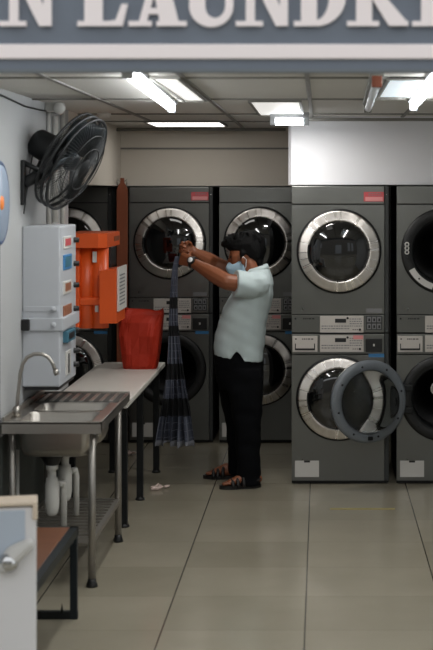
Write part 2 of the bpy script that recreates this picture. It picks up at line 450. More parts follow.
# ------------------------------------------------------------------ laundry machines (built once at the origin, front face at y = 0)
WH = .3215
def px(v): return v/150.8
def sticker(root, name, m, x0, x1, z0, z1, y=-.0155, th=.0015, lab=None):
    o = MB().box((x0, y-th, z0), (x1, y, z1)).build(name, m, root, Vector((0,0,0)))
    if lab: o['label'] = lab
    return o
def ring_door(root, cz, dx=-.008):
    """closed porthole door: black seal, brushed chrome ring, dark glass"""
    MB().lathe([(.268, -.014), (.281, -.014), (.281, -.03), (.272, -.036), (.262, -.036)], 72, 'y', (dx, 0, cz)).build('door_seal', M['black'], root, Vector((0,0,0)))
    d = MB().lathe([(.268, -.02), (.268, -.046), (.2675, -.049), (.265, -.0515), (.262, -.053), (.255, -.0545), (.235, -.059), (.214, -.0635), (.207, -.065), (.203, -.064), (.2005, -.060), (.200, -.02)], 96, 'y').build('door', M['chrome'], root, Vector((0,0,0)))
    d.location = (dx, 0, cz)
    prof = [(.2035, -.050), (.197, -.056)]+[(.196*math.cos(a), -.056-.035*math.sin(a)) for a in [i*math.pi/2/10 for i in range(11)]]
    MB().lathe(prof, 72, 'y').build('door_glass', M['blackgloss'], d, Vector((0,0,0)))
    h = MB().lathe([(.194, -.060), (.203, -.068), (.210, -.068), (.203, -.060)], 14, 'y', close=True, arc=(math.pi*.93, math.pi*1.13))
    h.build('handle', M['black'], d, Vector((0,0,0)))
    return d
def open_port(root, cz, dx=-.008, stickers=True):
    """porthole with its door swung away: black ring, drum and hub inside"""
    MB().lathe([(.215, .0), (.215, -.03), (.222, -.038), (.272, -.036), (.285, -.026), (.285, -.012)], 72, 'y', (dx, 0, cz)).build('port_ring', M['black'], root, Vector((0,0,0)))
    MB().lathe([(.20, .12), (.205, .03), (.218, -.02), (.222, -.036), (.216, -.036), (.205, -.015)], 72, 'y', (dx, 0, cz)).build('gasket', M['dark_metal'], root, Vector((0,0,0)))
    d = MB().lathe([(.215, .10), (.29, .12), (.29, .50), (.26, .53), (.09, .53), (.07, .50), (0, .50)], 64, 'y', (dx, 0, cz)).build('drum', M['drum'], root, Vector((0,0,0)))
    if not stickers: MB().lathe([(.062, .495), (.062, .475), (.048, .465), (.036, .475), (.03, .465), (0, .462)], 32, 'y', (dx, 0, cz)).build('hub', M['knob'], d, Vector((0,0,0)))
    for k in range(3):
        a = math.pi/2+k*2*math.pi/3
        l = MB().box((-.03, .14, -.29), (.03, .49, -.23), .012)
        l.xform(Matrix.Translation((dx, 0, cz)) @ Matrix.Rotation(a, 4, 'Y')).build('drum_lifter', M['drum'], d, Vector((0,0,0)))
    if stickers:
        s = MB().lathe([(.226, -.0395), (.266, -.0385)], 20, 'y', (dx, 0, cz), arc=(math.pi*1.16, math.pi*1.40))
        o = s.build('curved_label', M['label_white'], root, Vector((0,0,0))); o['label'] = 'white curved label on the lower left of the ring'
        s = MB()
        for k in (-1, 0, 1):
            s.lathe([(.008, -.0405), (.016, -.0405), (.016, -.0385), (.008, -.0385)], 14, 'y', (dx-.247, 0, cz+.02+k*.026), close=True)
        s.build('warning_sticker', M['label_white'], root, Vector((0,0,0)))
    for k in range(10):
        a = k*2*math.pi/10+.2
        MB().lathe([(0, -.0405), (.006, -.0405), (.006, -.036)], 8, 'y', (dx+.246*math.cos(a), 0, cz+.246*math.sin(a))).build('ring_screw', M['dark_metal'], root, Vector((0,0,0)))
def ink_rows(x0, x1, z0, z1, rows, seed, y):
    r = random.Random(seed); b = MB()
    h = (z1-z0)/rows
    for i in range(rows):
        x = x0
        while x < x1-.004:
            wd = r.uniform(.006, .018)
            b.box((x, y-.0012, z0+i*h+h*.3), (min(x+wd, x1), y, z0+i*h+h*.7)); x += wd+r.uniform(.003, .006)
    return b
def panel_controls(root, zt, drawer):
    """control strip; zt = top of strip in local z (photo row 314.5 / 333.5)"""
    O = Vector((0,0,0))
    cp = MB().box((px(320-340.2), -.022, zt-.118), (px(363.5-340.2), -.014, zt-.008), .002).build('control_panel', M['panel'], root, O)
    MB().box((px(335-340.2), -.0235, zt-.052), (px(346-340.2), -.021, zt-.026)).build('display', M['ink'], cp, O)
    for (x, z) in ((347.5, zt-.022), (359.8, zt-.098)):
        MB().lathe([(0, -.027), (.007, -.027), (.008, -.021)], 14, 'y', (px(x-340.2), 0, z)).build('button', M['ink'], cp, O)
    ink_rows(px(352.5-340.2), px(358-340.2), zt-.104, zt-.092, 1, 3, -.022).build('panel_print', M['ink'], cp, O)
    ink_rows(px(321.5-340.2), px(349-340.2), zt-.1, zt-.066, 2, 5, -.0218).build('panel_print', M['greyink'], cp, O)
    ink_rows(px(349.5-340.2), px(362-340.2), zt-.082, zt-.02, 4, 9, -.0218).build('panel_print', M['greyink'], cp, O)
    if not drawer:
        l = ink_rows(px(303-340.2), px(315-340.2), zt-.035, zt-.018, 1, 4, -.0155)
        l.build('maker_name', M['ink'], root, O)
        MB().lathe([(0, -.0168), (.006, -.0168), (.006, -.015)], 14, 'y', (px(295.5-340.2), 0, zt-.026)).build('maker_mark', M['ink'], root, O)
        kp = MB().box((px(366-340.2), -.019, zt-.1), (px(382-340.2), -.0145, zt-.006), .002).build('keypad', M['steel_shell'], root, O)
        for i in range(3):
            for j in range(2):
                x = px(367+i*5-340.2); z = zt-.05-j*.045
                k = MB().box((x, -.022, z), (x+.027, -.0185, z+.036), .002)
                k.build('key', M['greyink'], kp, O)
                MB().box((x+.008, -.0232, z+.008), (x+.02, -.0218, z+.026)).build('key_mark', M['ink'], kp, O)
    else:
        d = MB().box((px(292.5-340.2), -.024, zt-.118), (px(317.5-340.2), -.0145, zt-.012), .003).build('detergent_drawer', M['panel'], root, O)
        u = MB(); a, bq = px(295-340.2), px(315-340.2)
        u.box((a, -.027, zt-.106), (bq, -.0235, zt-.094)); u.box((a, -.027, zt-.106), (a+.006, -.0235, zt-.062)); u.box((bq-.006, -.027, zt-.106), (bq, -.0235, zt-.062))
        u.build('drawer_grip', M['ink'], d, O)
        l = ink_rows(px(302-340.2), px(314-340.2), zt-.04, zt-.024, 1, 4, -.024)
        l.build('maker_name', M['ink'], d, O)
        MB().lathe([(0, -.0255), (.005, -.0255), (.005, -.0235)], 14, 'y', (px(296-340.2), 0, zt-.032)).build('maker_mark', M['ink'], d, O)
        c = MB().box((px(365.5-340.2), -.026, zt-.118), (px(382-340.2), -.0145, zt-.03), .003).build('coin_slot', M['black'], root, O)
        MB().box((px(373-340.2), -.0275, zt-.08), (px(374.6-340.2), -.0255, zt-.064)).build('slot_mark', M['label_white'], c, O)
        sticker(root, 'price_sticker', M['label_pink'], px(353-340.2), px(363-340.2), zt-.034, zt-.008, -.0222)
        sticker(root, 'blue_tape', M['label_blue'], px(368.5-340.2), px(384-340.2), zt-.153, zt-.13, -.0155)
def make_upper(open_=False, name='tumble_dryer'):
    r = thing(name, 'x', 'dryer'); O = Vector((0,0,0))
    cz = .543; hole = .20
    MB().box((-WH, .004, 0), (WH, .03, .122)).box((-WH, .004, .85), (WH, .03, .974)).box((-WH, .002, .12), (-WH+.012, .80, .974)).box((WH-.012, .002, .0), (WH, .80, .974)).box((-WH, .002, 0), (-WH+.012, .80, .13)).box((-WH, .004, .962), (WH, .80, .974)).box((-WH, .004, 0), (WH, .80, .012)).box((-WH, .79, 0), (WH, .80, .974)).build('body', M['steel_shell'], r, O)
    xr = WH-.03
    MB().plate_hole(-WH, xr, .125, .849, -.008, cz, .216, -.015, .003).build('door_panel', M['steel_dark'], r, O)
    MB().box((-WH, -.015, .856), (xr, .003, .974), .003).build('top_panel', M['steel_dark'], r, O)
    MB().box((-WH, -.015, .004), (xr, .003, .119), .003).build('control_strip', M['steel_dark'], r, O)
    sc = MB().box((xr+.002, -.008, .004), (WH, .003, .974), .002).build('side_trim', M['steel_shell'], r, O)
    MB().lathe([(0, -.011), (.005, -.011), (.006, -.007)], 10, 'y', (xr+.016, 0, .915)).build('screw', M['knob'], sc, O)
    panel_controls(r, .122, False)
    sticker(r, 'model_plate', M['greyink'], px(366-340.2), px(382-340.2), .135, .163)
    (open_port(r, cz) if open_ else ring_door(r, cz))
    return r
def make_lower(open_=False, name='washing_machine'):
    r = thing(name, 'x', 'washer'); O = Vector((0,0,0))
    cz = .571; xr = WH-.03
    MB().box((-WH, .004, .86), (WH, .03, .998)).box((-WH, .002, .022), (-WH+.012, .80, .998)).box((WH-.012, .002, .022), (WH, .80, .998)).box((-WH, .004, .986), (WH, .80, .998)).box((-WH, .004, .022), (WH, .80, .034)).box((-WH, .79, .022), (WH, .80, .998)).build('body', M['steel_shell'], r, O)
    MB().plate_hole(-WH, xr, .026, .858, -.012, cz, .216, -.015, .003).build('door_panel', M['steel_dark'], r, O)
    MB().box((-WH, -.015, .864), (xr, .003, .996), .003).build('control_strip', M['steel_dark'], r, O)
    MB().box((xr+.002, -.008, .026), (WH, .003, .996), .002).build('side_trim', M['steel_shell'], r, O)
    b = MB().box((-WH, .02, .004), (WH, .05, .024))
    b.build('plinth', M['black'], r, O)
    for x in (-.27, .27):
        for y in (.06, .74):
            MB().lathe([(0, 0), (.028, 0), (.024, .012), (.014, .014), (.014, .03)], 16, 'z', (x, y, 0)).build('foot', M['black'], r, O)
    panel_controls(r, .996, True)
    p = sticker(r, 'service_plate', M['label_white'], px(295-340.2), px(319-340.2), .05, .158)
    MB().box((px(304-340.2), -.0185, .146), (px(310-340.2), -.0165, .158)).build('plate_notch', M['ink'], p, O)
    (open_port(r, cz, -.012, stickers=False) if open_ else ring_door(r, cz, -.012))
    return r

U_closed = make_upper(); L_closed = make_lower(); U_open = make_upper(True); L_open = make_lower(True)
GU, GL = 'upper machines of the stacked banks', 'lower machines of the stacked banks'
def place(proto, used, x, y, z, label, group):
    o = proto if proto.name not in used else copy_tree(proto)
    used.add(proto.name)
    o.location = (x, y, z); o['label'] = label; o['group'] = group
    return o
used = set()
X1, X2 = (340.2-VX)/SR, (340.2+104.9-VX)/SR
LX0, LX1, LX2 = (70-VX)/SL, (171.2-VX)/SL, (261-VX)/SL
uR1 = place(U_closed, used, X1, YR, 1.002, 'upper dark steel machine with closed chrome porthole under the white bulkhead', GU)
uL1 = place(U_closed, used, LX1, YL, 1.002, 'upper dark steel machine directly behind the raised hands', GU)
uL2 = place(U_closed, used, LX2, YL, 1.002, 'upper dark steel machine directly behind the masked head', GU)
uL0 = place(U_closed, used, LX0, YL, 1.002, 'upper steel machine half hidden behind the orange dispenser', GU)
uR2 = place(U_open, used, X2, YR, 1.002, 'upper machine at the right edge with a black ring and curved white label', GU)
lR1 = place(L_closed, used, X1, YR, 0, 'lower steel washer whose chrome porthole is partly covered by a swung open door', GL)
lL2 = place(L_closed, used, LX2, YL, 0, 'lower steel washer behind the black trousers, chrome ring showing at the side', GL)
lL0 = place(L_closed, used, LX0, YL, 0, 'lower steel washer mostly hidden behind the orange dispenser and table', GL)
lR2 = place(L_open, used, X2, YR, 0, 'lower washer at the right edge with its door swung open leftwards', GL)
lL1 = place(L_open, used, LX1, YL, 0, 'lower washer with open dark porthole behind the hanging checked cloth', GL)

# red stickers on the top panels of two uppers
for mch in (uR1, uL1):
    y = mch.location.y; bx, bz = mch.location.x, mch.location.z
    s = MB().box((bx+px(23.5), y-.0168, bz+.872), (bx+px(43.5), y-.0152, bz+.935)).build('price_sticker', M['label_red'], mch)
    MB().box((bx+px(25), y-.0178, bz+.876), (bx+px(42.5), y-.0166, bz+.902)).build('sticker_band', M['label_pink'], s)
    ink_rows(bx+px(28), bx+px(41), bz+.908, bz+.93, 2, 6, y-.0167).build('sticker_print', M['greyink'], s)

# the open door of the right-hand lower washer (hinged on the left of its porthole)
O = lR2.location.copy()
hx, hz = O.x+(405-445)/SR, 1.93-(400.6-VY)/152.6
th = math.radians(25); rad = .272
hinge = Vector((hx, YR-.045, hz))
Rm = Matrix.Translation(hinge) @ Matrix.Rotation(th, 4, 'Z') @ Matrix.Translation((-rad, 0, 0))   # door disc in xz, normal along y
d = MB().lathe([(.204, -.016), (.212, -.024), (.25, -.024), (.268, -.016), (.272, 0), (.268, .02), (.258, .03), (.205, .03), (.204, .0)], 80, 'y', close=True).xform(Rm).build('open_door', M['grey_plastic'], lR2)
d['label'] = 'open porthole door with grey inner ring'
MB().lathe([(.266, .024), (.262, .042), (.212, .05), (.205, .03)], 80, 'y').xform(Rm).build('outer_ring', M['chrome'], d)
gl = [(.203, 0), (.196, -.05), (.18, -.09), (.15, -.105), (.08, -.112), (0, -.114)]
inn = [(max(0, r_-.004), h_+.004) for r_, h_ in reversed(gl)]
MB().lathe(gl+inn, 72, 'y').xform(Rm).build('glass_bowl', M['door_clear'], d)
for k in range(8):
    a = k*math.pi/4+.25
    MB().lathe([(0, -.027), (.007, -.027), (.008, -.022)], 8, 'y', (.236*math.cos(a), 0, .236*math.sin(a))).xform(Rm).build('door_screw', M['dark_metal'], d)
MB().box((-.018, -.03, -.25), (.018, -.022, -.226), .003).xform(Rm).build('door_catch', M['dark_metal'], d)
for dz in (-.075, .075):
    MB().box((hx-.012, YR-.06, hz+dz-.02), (hx+.05, YR-.012, hz+dz+.02), .005).build('door_hinge', M['dark_metal'], lR2)

# brown board standing in the gap of the rear bank
bs = 131.5
bo = thing('wooden_board', 'tall narrow brown wooden board standing between two rear machines', 'board', (pt(122.3, 0, bs).x, F/bs, 0))
cx = bo.location.x; wv = .041
top = pt(0, 178, bs).z
prof = [(cx-wv, 0), (cx+wv, 0), (cx+wv, top-.09), (cx+.028, top-.055), (cx+.014, top-.035), (cx+.014, top), (cx-.014, top), (cx-.014, top-.035), (cx-.028, top-.055), (cx-wv, top-.09)]
MB().prism(prof, bo.location.y-.012, bo.location.y+.012).build('board', M['brown'], bo)
for sx in (-1, 1):
    MB().tube([(cx+sx*.014, bo.location.y, top-.03), (cx+sx*.035, bo.location.y-.01, top-.01), (cx+sx*.036, bo.location.y-.01, top-.045), (cx+sx*.028, bo.location.y, top-.06)], .004, 8).build('wire_hook', M['steel_leg'], bo)

# ------------------------------------------------------------------ left side: table
SINK_END = F/180.0
TZ = .76; TY0, TY1 = SINK_END+.02, F/144.5; TX0, TX1 = -1.50, -1.078
t = thing('work_table', 'long white-topped work table with dark legs along the left wall', 'table', ((TX0+TX1)/2, (TY0+TY1)/2, 0))
MB().box((TX0, TY0, TZ-.03), (TX1, TY1, TZ), .004).build('tabletop', M['table'], t)
f = MB().box((TX0+.04, TY0+.05, TZ-.08), (TX0+.07, TY1-.03, TZ-.03)).box((TX1-.07, TY0+.05, TZ-.08), (TX1-.04, TY1-.03, TZ-.03))
f.build('apron', M['dark_metal'], t)
for y in (F/173, F/159, F/143.8-.07):
    for x in (TX0+.06, TX1-.06):
        l = MB().box((x-.02, y-.02, .012), (x+.02, y+.02, TZ-.03), .003).build('leg', M['dark_metal'], t)
        MB().lathe([(0, 0), (.03, 0), (.03, .01), (.022, .02), (0, .02)], 14, 'z', (x, y, 0)).build('foot', M['black'], l)
tag(MB().box((XW+.002, YW-.9, .70), (TX0-.004, TY1+.1, .735), .003).build('wall_ledge', M['table']), 'narrow grey ledge between the white table and the left wall', 'ledge')
bpy.data.objects['wall_ledge']['kind'] = 'structure'

# red bag on the table
bsx = 149.5
bg_ = thing('shopping_bag', 'tall red plastic bag standing on the far end of the white table', 'bag', (pt(141, 0, bsx).x, F/bsx, TZ))
rows = []
by = F/bsx
spec = [(0, 124.5, 157, .075), (.02, 123.5, 158, .085), (.10, 121.5, 160, .10), (.22, 119.3, 162, .105), (.31, 119.3, 163, .09), (.36, 120.5, 163.5, .06), (.385, 121.5, 163, .028)]
N = 56
for (z, x0, x1, dep) in spec:
    c = ((x0+x1)/2-VX)/bsx; hw = (x1-x0)/2/bsx; ring = []
    for k in range(N):
        a = 2*math.pi*k/N; e = .42
        ca, sa = math.cos(a), math.sin(a)
        u = math.copysign(abs(ca)**e, ca); v = math.copysign(abs(sa)**e, sa)
        wob = .006*math.sin(a*5+z*22)+.005*math.sin(a*9-z*40)
        zz = TZ+z+(.010*math.sin(a*3+1) if z > .37 else 0)
        ring.append((c+u*hw*(1-.02*math.sin(z*30)), by+v*dep+wob*(v != 0), zz))
    rows.append(ring)
b = MB().loft(rows, smooth=False)
b.build('bag_body', M['red_bag'], bg_)
MB().loft([[(x, y, z+.001+dz) for x, y, z in [(p[0]*1.0, by+(p[1]-by)*1.03, p[2]) for p in rows[-1]]] for dz in (-.045, .006)], cap=False).build('bag_rim', M['red_bag'], bg_)

# ------------------------------------------------------------------ white vending cabinet on the wall
s1, s2 = 191.7, 180.0
CX0, CX1 = XW, (60-VX)/s1
CY0, CY1 = F/s1, F/s2*1.0
CZ0, CZ1 = H-(387-VY)/s1, H-(226-VY)/s1
cb = thing('vending_cabinet', 'tall white enamel vending cabinet on the left wall above the sink', 'cabinet', (CX0, (CY0+CY1)/2, CZ0))
MB().box((CX0, CY0, CZ0), (CX1, CY1, CZ1), .008).build('body', M['white_metal'], cb)
zb0, zb1 = H-(331-VY)/s1, H-(318-VY)/s1
MB().box((CX0, CY0-.012, zb0), (CX1+.018, CY1+.01, zb1), .005).build('lock_bar', M['white_metal'], cb)
zc0 = H-(309-VY)/s1
MB().box((CX0+.01, CY0-.004, zc0-.014), (CX1-.01, CY0+.002, zc0+.014), .002).build('door_rail', M['white_metal'], cb)
lk = MB().box((CX0+.002, CY0-.035, (zb0+zb1)/2-.03), (CX0+.045, CY0-.012, (zb0+zb1)/2+.03), .006)
lk.build('padlock', M['ink'], cb)
for zc in (zc0, (zb0+zb1)/2):
    MB().lathe([(0, -.02), (.012, -.02), (.014, 0)], 12, 'y', ((54-VX)/s1, CY0-.008, zc)).build('latch_knob', M['white_metal'], cb)
MB().box((CX0+.01, CY0+.01, CZ0-.018), (CX1-.01, CY1-.01, CZ0)).build('base_seal', M['black'], cb)
ym = (CY0+CY1)/2; sm = F/ym
def side_z(py): return H-(py-VY)/sm
wins = [(236, 248, 'label_white', 'label_red'), (254, 269, 'label_blue', 'teal_label'), (280, 293, 'label_white', 'amber'), (304, 316, 'amber', 'amber'), (329, 340, 'teal_label', 'ink')]
for i, (a, bb, m1, m2) in enumerate(wins):
    q = MB().box((CX1-.002, CY0+.09, side_z(bb)), (CX1+.006+(.02 if i == 4 else 0), CY1-.17, side_z(a)), .003).build('product_window', M[m1], cb)
    xx = CX1+.006+(.02 if i == 4 else 0)
    MB().box((xx-.002, CY0+.13, side_z(bb)+.015), (xx+.002, CY1-.21, side_z(a)-.012)).build('product_picture', M[m2], q)
for py in (241, 265, 287, 311, 333, 354, 368):
    MB().lathe([(0, .03), (.014, .03), (.016, 0)], 14, 'x', (CX1-.002, CY1-.07, side_z(py))).build('push_button', M['ink'], cb)
sl = MB().box((CX1-.002, CY0+.16, side_z(374)), (CX1+.006, CY1-.2, side_z(350)), .003).build('coin_plate', M['label_white'], cb)
MB().box((CX1+.005, CY0+.22, side_z(372)), (CX1+.009, CY0+.25, side_z(353))).build('coin_slot', M['ink'], sl)

# ------------------------------------------------------------------ orange dispenser
so = 163.0
od = thing('orange_dispenser', 'bright orange plastic dispenser unit on the left wall beside the red bag', 'dispenser', (XW, F/so, 1.2))
Y0, Y1 = F/165, F/154.5
hx1 = (106-VX)/165
zh0, zh1 = H-(248-VY)/165, H-(233.5-VY)/165
hp = [(XW, Y0+.0), (hx1-.05, Y0), (hx1, Y0+.05), (hx1, Y1), (XW, Y1)]
MB().prism(hp, zh0, zh1, 'z').build('hood', M['orange'], od)
MB().box((hx1-.001, Y0+.35, zh0+.03), (hx1+.003, Y0+.58, zh0+.06)).build('hood_label', M['brown'], od)
zb = H-(328-VY)/163
MB().box((XW, Y0+.04, zb), (XW+.09, Y1-.05, zh0), .01).build('back_plate', M['orange'], od)
for xc, r_ in ((XW+.115, .06), (XW+.20, .055)):
    MB().lathe([(0, zb), (r_, zb), (r_, zh0), (0, zh0)], 24, 'z', (xc, Y0+.13, 0)).build('column', M['orange'], od)
zq0, zq1 = H-(305-VY)/163, H-(297-VY)/163
MB().box((XW, Y0+.055, zq0), (XW+.272, Y0+.30, zq1), .012).build('band', M['orange'], od)
MB().box((XW+.20, Y0+.16, H-(266-VY)/163), (XW+.268, Y0+.36, zh0), .004).build('black_recess', M['black'], od)
st = MB().box((XW+.165, Y0+.068, H-(263-VY)/165), (XW+.19, Y0+.075, H-(252-VY)/165)); st.build('white_tag', M['label_white'], od)
st = MB().box((XW+.18, Y0+.068, H-(313-VY)/165), (XW+.2, Y0+.075, H-(306-VY)/165)); st.build('white_tag', M['label_white'], od)
# front box with papers
xb0, xb1 = (99.5-VX)/164.8, (116.5-VX)/164.8
yb0, yb1 = F/164.8, F/158
zz0, zz1 = H-(322-VY)/163, H-(270-VY)/163
bx = MB().prism([(xb0, zz0), (xb1, zz0), (xb1, zz1+.012), (xb0, zz1)], yb0, yb1).build('box', M['orange'], od)
pp = MB().box((xb1, yb0+.02, zz0+.07), (xb1+.012, yb1-.0, zz1+.02), .002).build('paper_sheet', M['label_white'], bx)
pr = ink_rows(0, .24, zz0+.1, zz1-.02, 9, 12, 0)
pr.xform(Matrix.Translation((xb1+.0125, yb0+.05, 0)) @ Matrix.Rotation(math.pi/2, 4, 'Z')).build('paper_print', M['greyink'], pp)
MB().box((XW+.08, Y0+.2, zz0+.02), (xb0+.02, yb1-.05, zz0+.12)).build('box_arm', M['orange'], od)

# ------------------------------------------------------------------ wall fan
fs = 188.0
fc = pt(71.5, 161.5, fs); fr = 50.0/fs
ax = Vector((.86, -.22, -.47)).normalized()      # blows towards the room, down and slightly to the viewer
xa = ax.cross(Vector((0,0,1))).normalized(); za = xa.cross(ax).normalized()
FR = Matrix((xa, ax, za)).transposed().to_4x4(); FR.translation = fc   # local y = blowing direction
wb = Vector((XW, F/192.0, H-(183-VY)/192.0))
fan = thing('wall_fan', 'large black caged fan bracketed high on the left wall', 'fan', wb)
def grille(sign, depth, nw, dome):
    b = MB()
    for rr, hh in ((fr, 0), (fr*.72, dome*.62), (fr*.45, dome*.9)):
        pts = [(rr*math.cos(2*math.pi*k/48), sign*(depth*.5+hh) if rr < fr else sign*depth*.35, rr*math.sin(2*math.pi*k/48)) for k in range(49)]
        b.tube(pts, .0075 if rr == fr else .0025, 6, cap=False)
    for k in range(nw):
        a = 2*math.pi*k/nw; pts = []
        for q in range(6):
            rr = fr*(1-q/5*.80); hh = sign*(depth*.35+dome*math.sin(q/5*math.pi/2))
            pts.append((rr*math.cos(a+.25*q/5), hh, rr*math.sin(a+.25*q/5)))
        b.tube(pts, .0019, 4, cap=False)
    b.lathe([(0, sign*(depth*.35+dome+.006)), (fr*.22, sign*(depth*.35+dome)), (fr*.24, sign*(depth*.35+dome-.01))], 28, 'y')
    return b.xform(FR)
grille(1, .10, 84, .045).build('front_grille', M['fan_black'], fan)
grille(-1, .10, 72, .04).build('rear_grille', M['fan_black'], fan)
rp = [(fr*math.cos(2*math.pi*k/60), 0, fr*math.sin(2*math.pi*k/60)) for k in range(61)]
MB().tube(rp, .009, 8, cap=False).xform(FR).build('rim', M['fan_black'], fan)
MB().lathe([(0, .035), (.04, .03), (.055, .0), (.05, -.03), (0, -.03)], 24, 'y').xform(FR).build('hub', M['fan_blade'], fan)
for k in range(3):
    ring = []
    for q in range(9):
        rr = .04+(fr-.075)*q/8
        wd = .05+.085*math.sin(min(1, q/6)*math.pi/2)*(1 if q < 8 else .7)
        tw = math.radians(32-14*q/8)
        row = []
        for v_ in (-1, 1):
            for th_ in (-1, 1) if v_ < 0 else (1, -1):
                row.append((rr, math.sin(tw)*wd*v_+.002*th_, math.cos(tw)*wd*v_+.02))
        ring.append(row)
    MB().loft(ring).xform(FR @ Matrix.Rotation(k*2*math.pi/3+.5, 4, 'Y')).build('blade', M['fan_blade'], fan)
mc = Vector((0, -.155, 0))
MB().lathe([(0, -.245), (.062, -.242), (.076, -.225), (.08, -.16), (.078, -.125), (.06, -.105), (.03, -.10), (.028, -.02), (0, -.02)], 28, 'y').xform(FR).build('motor', M['fan_black'], fan)
MB().box((XW, wb.y-.03, H-(205-VY)/192), (XW+.02, wb.y+.03, H-(160-VY)/192), .004).build('wall_plate', M['fan_black'], fan)
arm_e = FR @ Vector((0, -.14, -.05))
MB().tube([wb+Vector((.015, 0, 0)), wb+Vector((.07, 0, .03)), arm_e+Vector((-.02, 0, -.05)), arm_e], .03, 12).build('arm', M['fan_black'], fan)
MB().tube([wb+Vector((.012, 0, .105)), wb+Vector((.045, 0, .09)), wb+Vector((.10, 0, .06))], .013, 8).build('brace', M['fan_black'], fan)
MB().tube([FR @ Vector((0, -.23, 0)), FR @ Vector((-.02, -.22, -.09)), wb+Vector((.03, -.02, -.05)), wb+Vector((.012, 0, -.16))], .004, 6).build('fan_cord', M['fan_black'], fan)

# wall pipes and junction box
for i, (pxx, r_, y0, y1, sp, lab) in enumerate(((39, .012, 112, 227, 176, 'thin white pipe on the left wall nearest the fan bracket'), (46, .018, 116, 222, 172.5, 'thick white pipe dropping from the junction box behind the fan'), (61, .014, 112, 226, 167, 'white pipe nearest the end of the left wall'))):
    y_ = F/sp
    p = MB().tube([(XW+r_, y_, H-(y0-VY)/sp), (XW+r_, y_, H-(y1-VY)/sp)], r_, 12)
    o = thing('wall_pipe', lab, 'pipe', (XW, y_, H-(y1-VY)/sp))
    p.build('pipe', M['pvc'], o)
    for q in (.3, .75):
        zc = H-(y0+(y1-y0)*q-VY)/sp
        MB().box((XW, y_-r_*1.5, zc-.01), (XW+r_*2.3, y_+r_*1.5, zc+.01), .003).build('pipe_clip', M['pvc'], o)
jb = thing('junction_box', 'small white junction box at the top of the left wall', 'electrical box', (XW, F/176, H-(106-VY)/176))
MB().box((XW, F/176-.05, H-(112-VY)/176), (XW+.10, F/176+.04, H-(100-VY)/176), .006).build('box_body', M['pvc'], jb)
MB().lathe([(0, -.04), (.03, -.04), (.034, -.02), (.034, .0), (0, 0)], 20, 'y', (XW+.085, F/176-.05, H-(109-VY)/176)).build('box_knob', M['pvc'], jb)
sw = MB().tube([(XW+.005, 5.6, 2.40), (XW+.006, F/205, 2.405), (XW+.006, F/190, 2.385), (XW+.006, F/181, 2.39), (XW+.006, F/165, 2.405)], .005, 6)
tag(sw.build('wall_cable', M['dark_metal']), 'black cable clipped along the top of the left wall', 'cable')

# ------------------------------------------------------------------ sink unit
SZ = .815
SY0, SY1 = F/206.5, F/180.0
SX0, SX1 = -1.545, -1.062
sk = thing('double_sink', 'stainless double bowl sink stand with drainboard at the left wall', 'sink', ((SX0+SX1)/2, (SY0+SY1)/2, 0))
DX0, DX1 = SX0+.07, SX1-.06
L = SY1-SY0
bowls = [(SY0+.05, SY0+.05+L*.30), (SY0+.09+L*.30, SY0+.09+L*.58)]
dk = MB()
# deck strips round the bowls
dk.box((SX0, SY0, SZ-.004), (DX0, SY1, SZ)).box((DX1, SY0, SZ-.004), (SX1, SY1, SZ))
dk.box((DX0, SY0, SZ-.004), (DX1, bowls[0][0], SZ)).box((DX0, bowls[0][1], SZ-.004), (DX1, bowls[1][0], SZ)).box((DX0, bowls[1][1], SZ-.004), (DX1, SY1, SZ))
dk.box((SX0, SY0, SZ-.052), (SX1, SY0+.004, SZ)).box((SX0, SY1-.004, SZ-.04), (SX1, SY1, SZ)).box((SX1-.004, SY0, SZ-.04), (SX1, SY1, SZ))
dk.box((SX0, SY0, SZ), (SX0+.012, SY1, SZ+.03), .003).box((SX0, SY1-.012, SZ), (SX1, SY1, SZ+.014), .003).box((SX1-.012, SY0, SZ), (SX1, SY1, SZ+.008), .003).box((SX0, SY0, SZ), (SX1, SY0+.012, SZ+.008), .003)
dk.build('deck', M['steel'], sk)
for (y0, y1) in bowls:
    t = bmesh.new(); rings = []
    def rr(xa_, xb_, ya_, yb_, z, r_, n=6):
        out = []
        for (cx_, cy_, a0) in ((xb_-r_, yb_-r_, 0), (xa_+r_, yb_-r_, 90), (xa_+r_, ya_+r_, 180), (xb_-r_, ya_+r_, 270)):
            for k in range(n+1):
                a = math.radians(a0+90*k/n); out.append((cx_+r_*math.cos(a), cy_+r_*math.sin(a), z))
        return out
    R_ = [rr(DX0-.006, DX1+.006, y0-.006, y1+.006, SZ+.002, .05), rr(DX0, DX1, y0, y1, SZ-.003, .05), rr(DX0+.006, DX1-.006, y0+.006, y1-.006, SZ-.13, .05), rr(DX0+.02, DX1-.02, y0+.02, y1-.02, SZ-.165, .05), rr(DX0+.05, DX1-.05, y0+.05, y1-.05, SZ-.175, .04),
          rr(DX0+.045, DX1-.045, y0+.045, y1-.045, SZ-.179, .04), rr(DX0+.015, DX1-.015, y0+.015, y1-.015, SZ-.169, .05), rr(DX0+.001, DX1-.001, y0+.001, y1-.001, SZ-.13, .05), rr(DX0-.005, DX1+.005, y0-.005, y1+.005, SZ-.006, .05)]
    b = MB(); b.loft(R_, cap=False)
    b.prism([(p[0], p[1]) for p in R_[4]], SZ-.179, SZ-.174, 'z')
    b.build('bowl', M['steel'], sk)
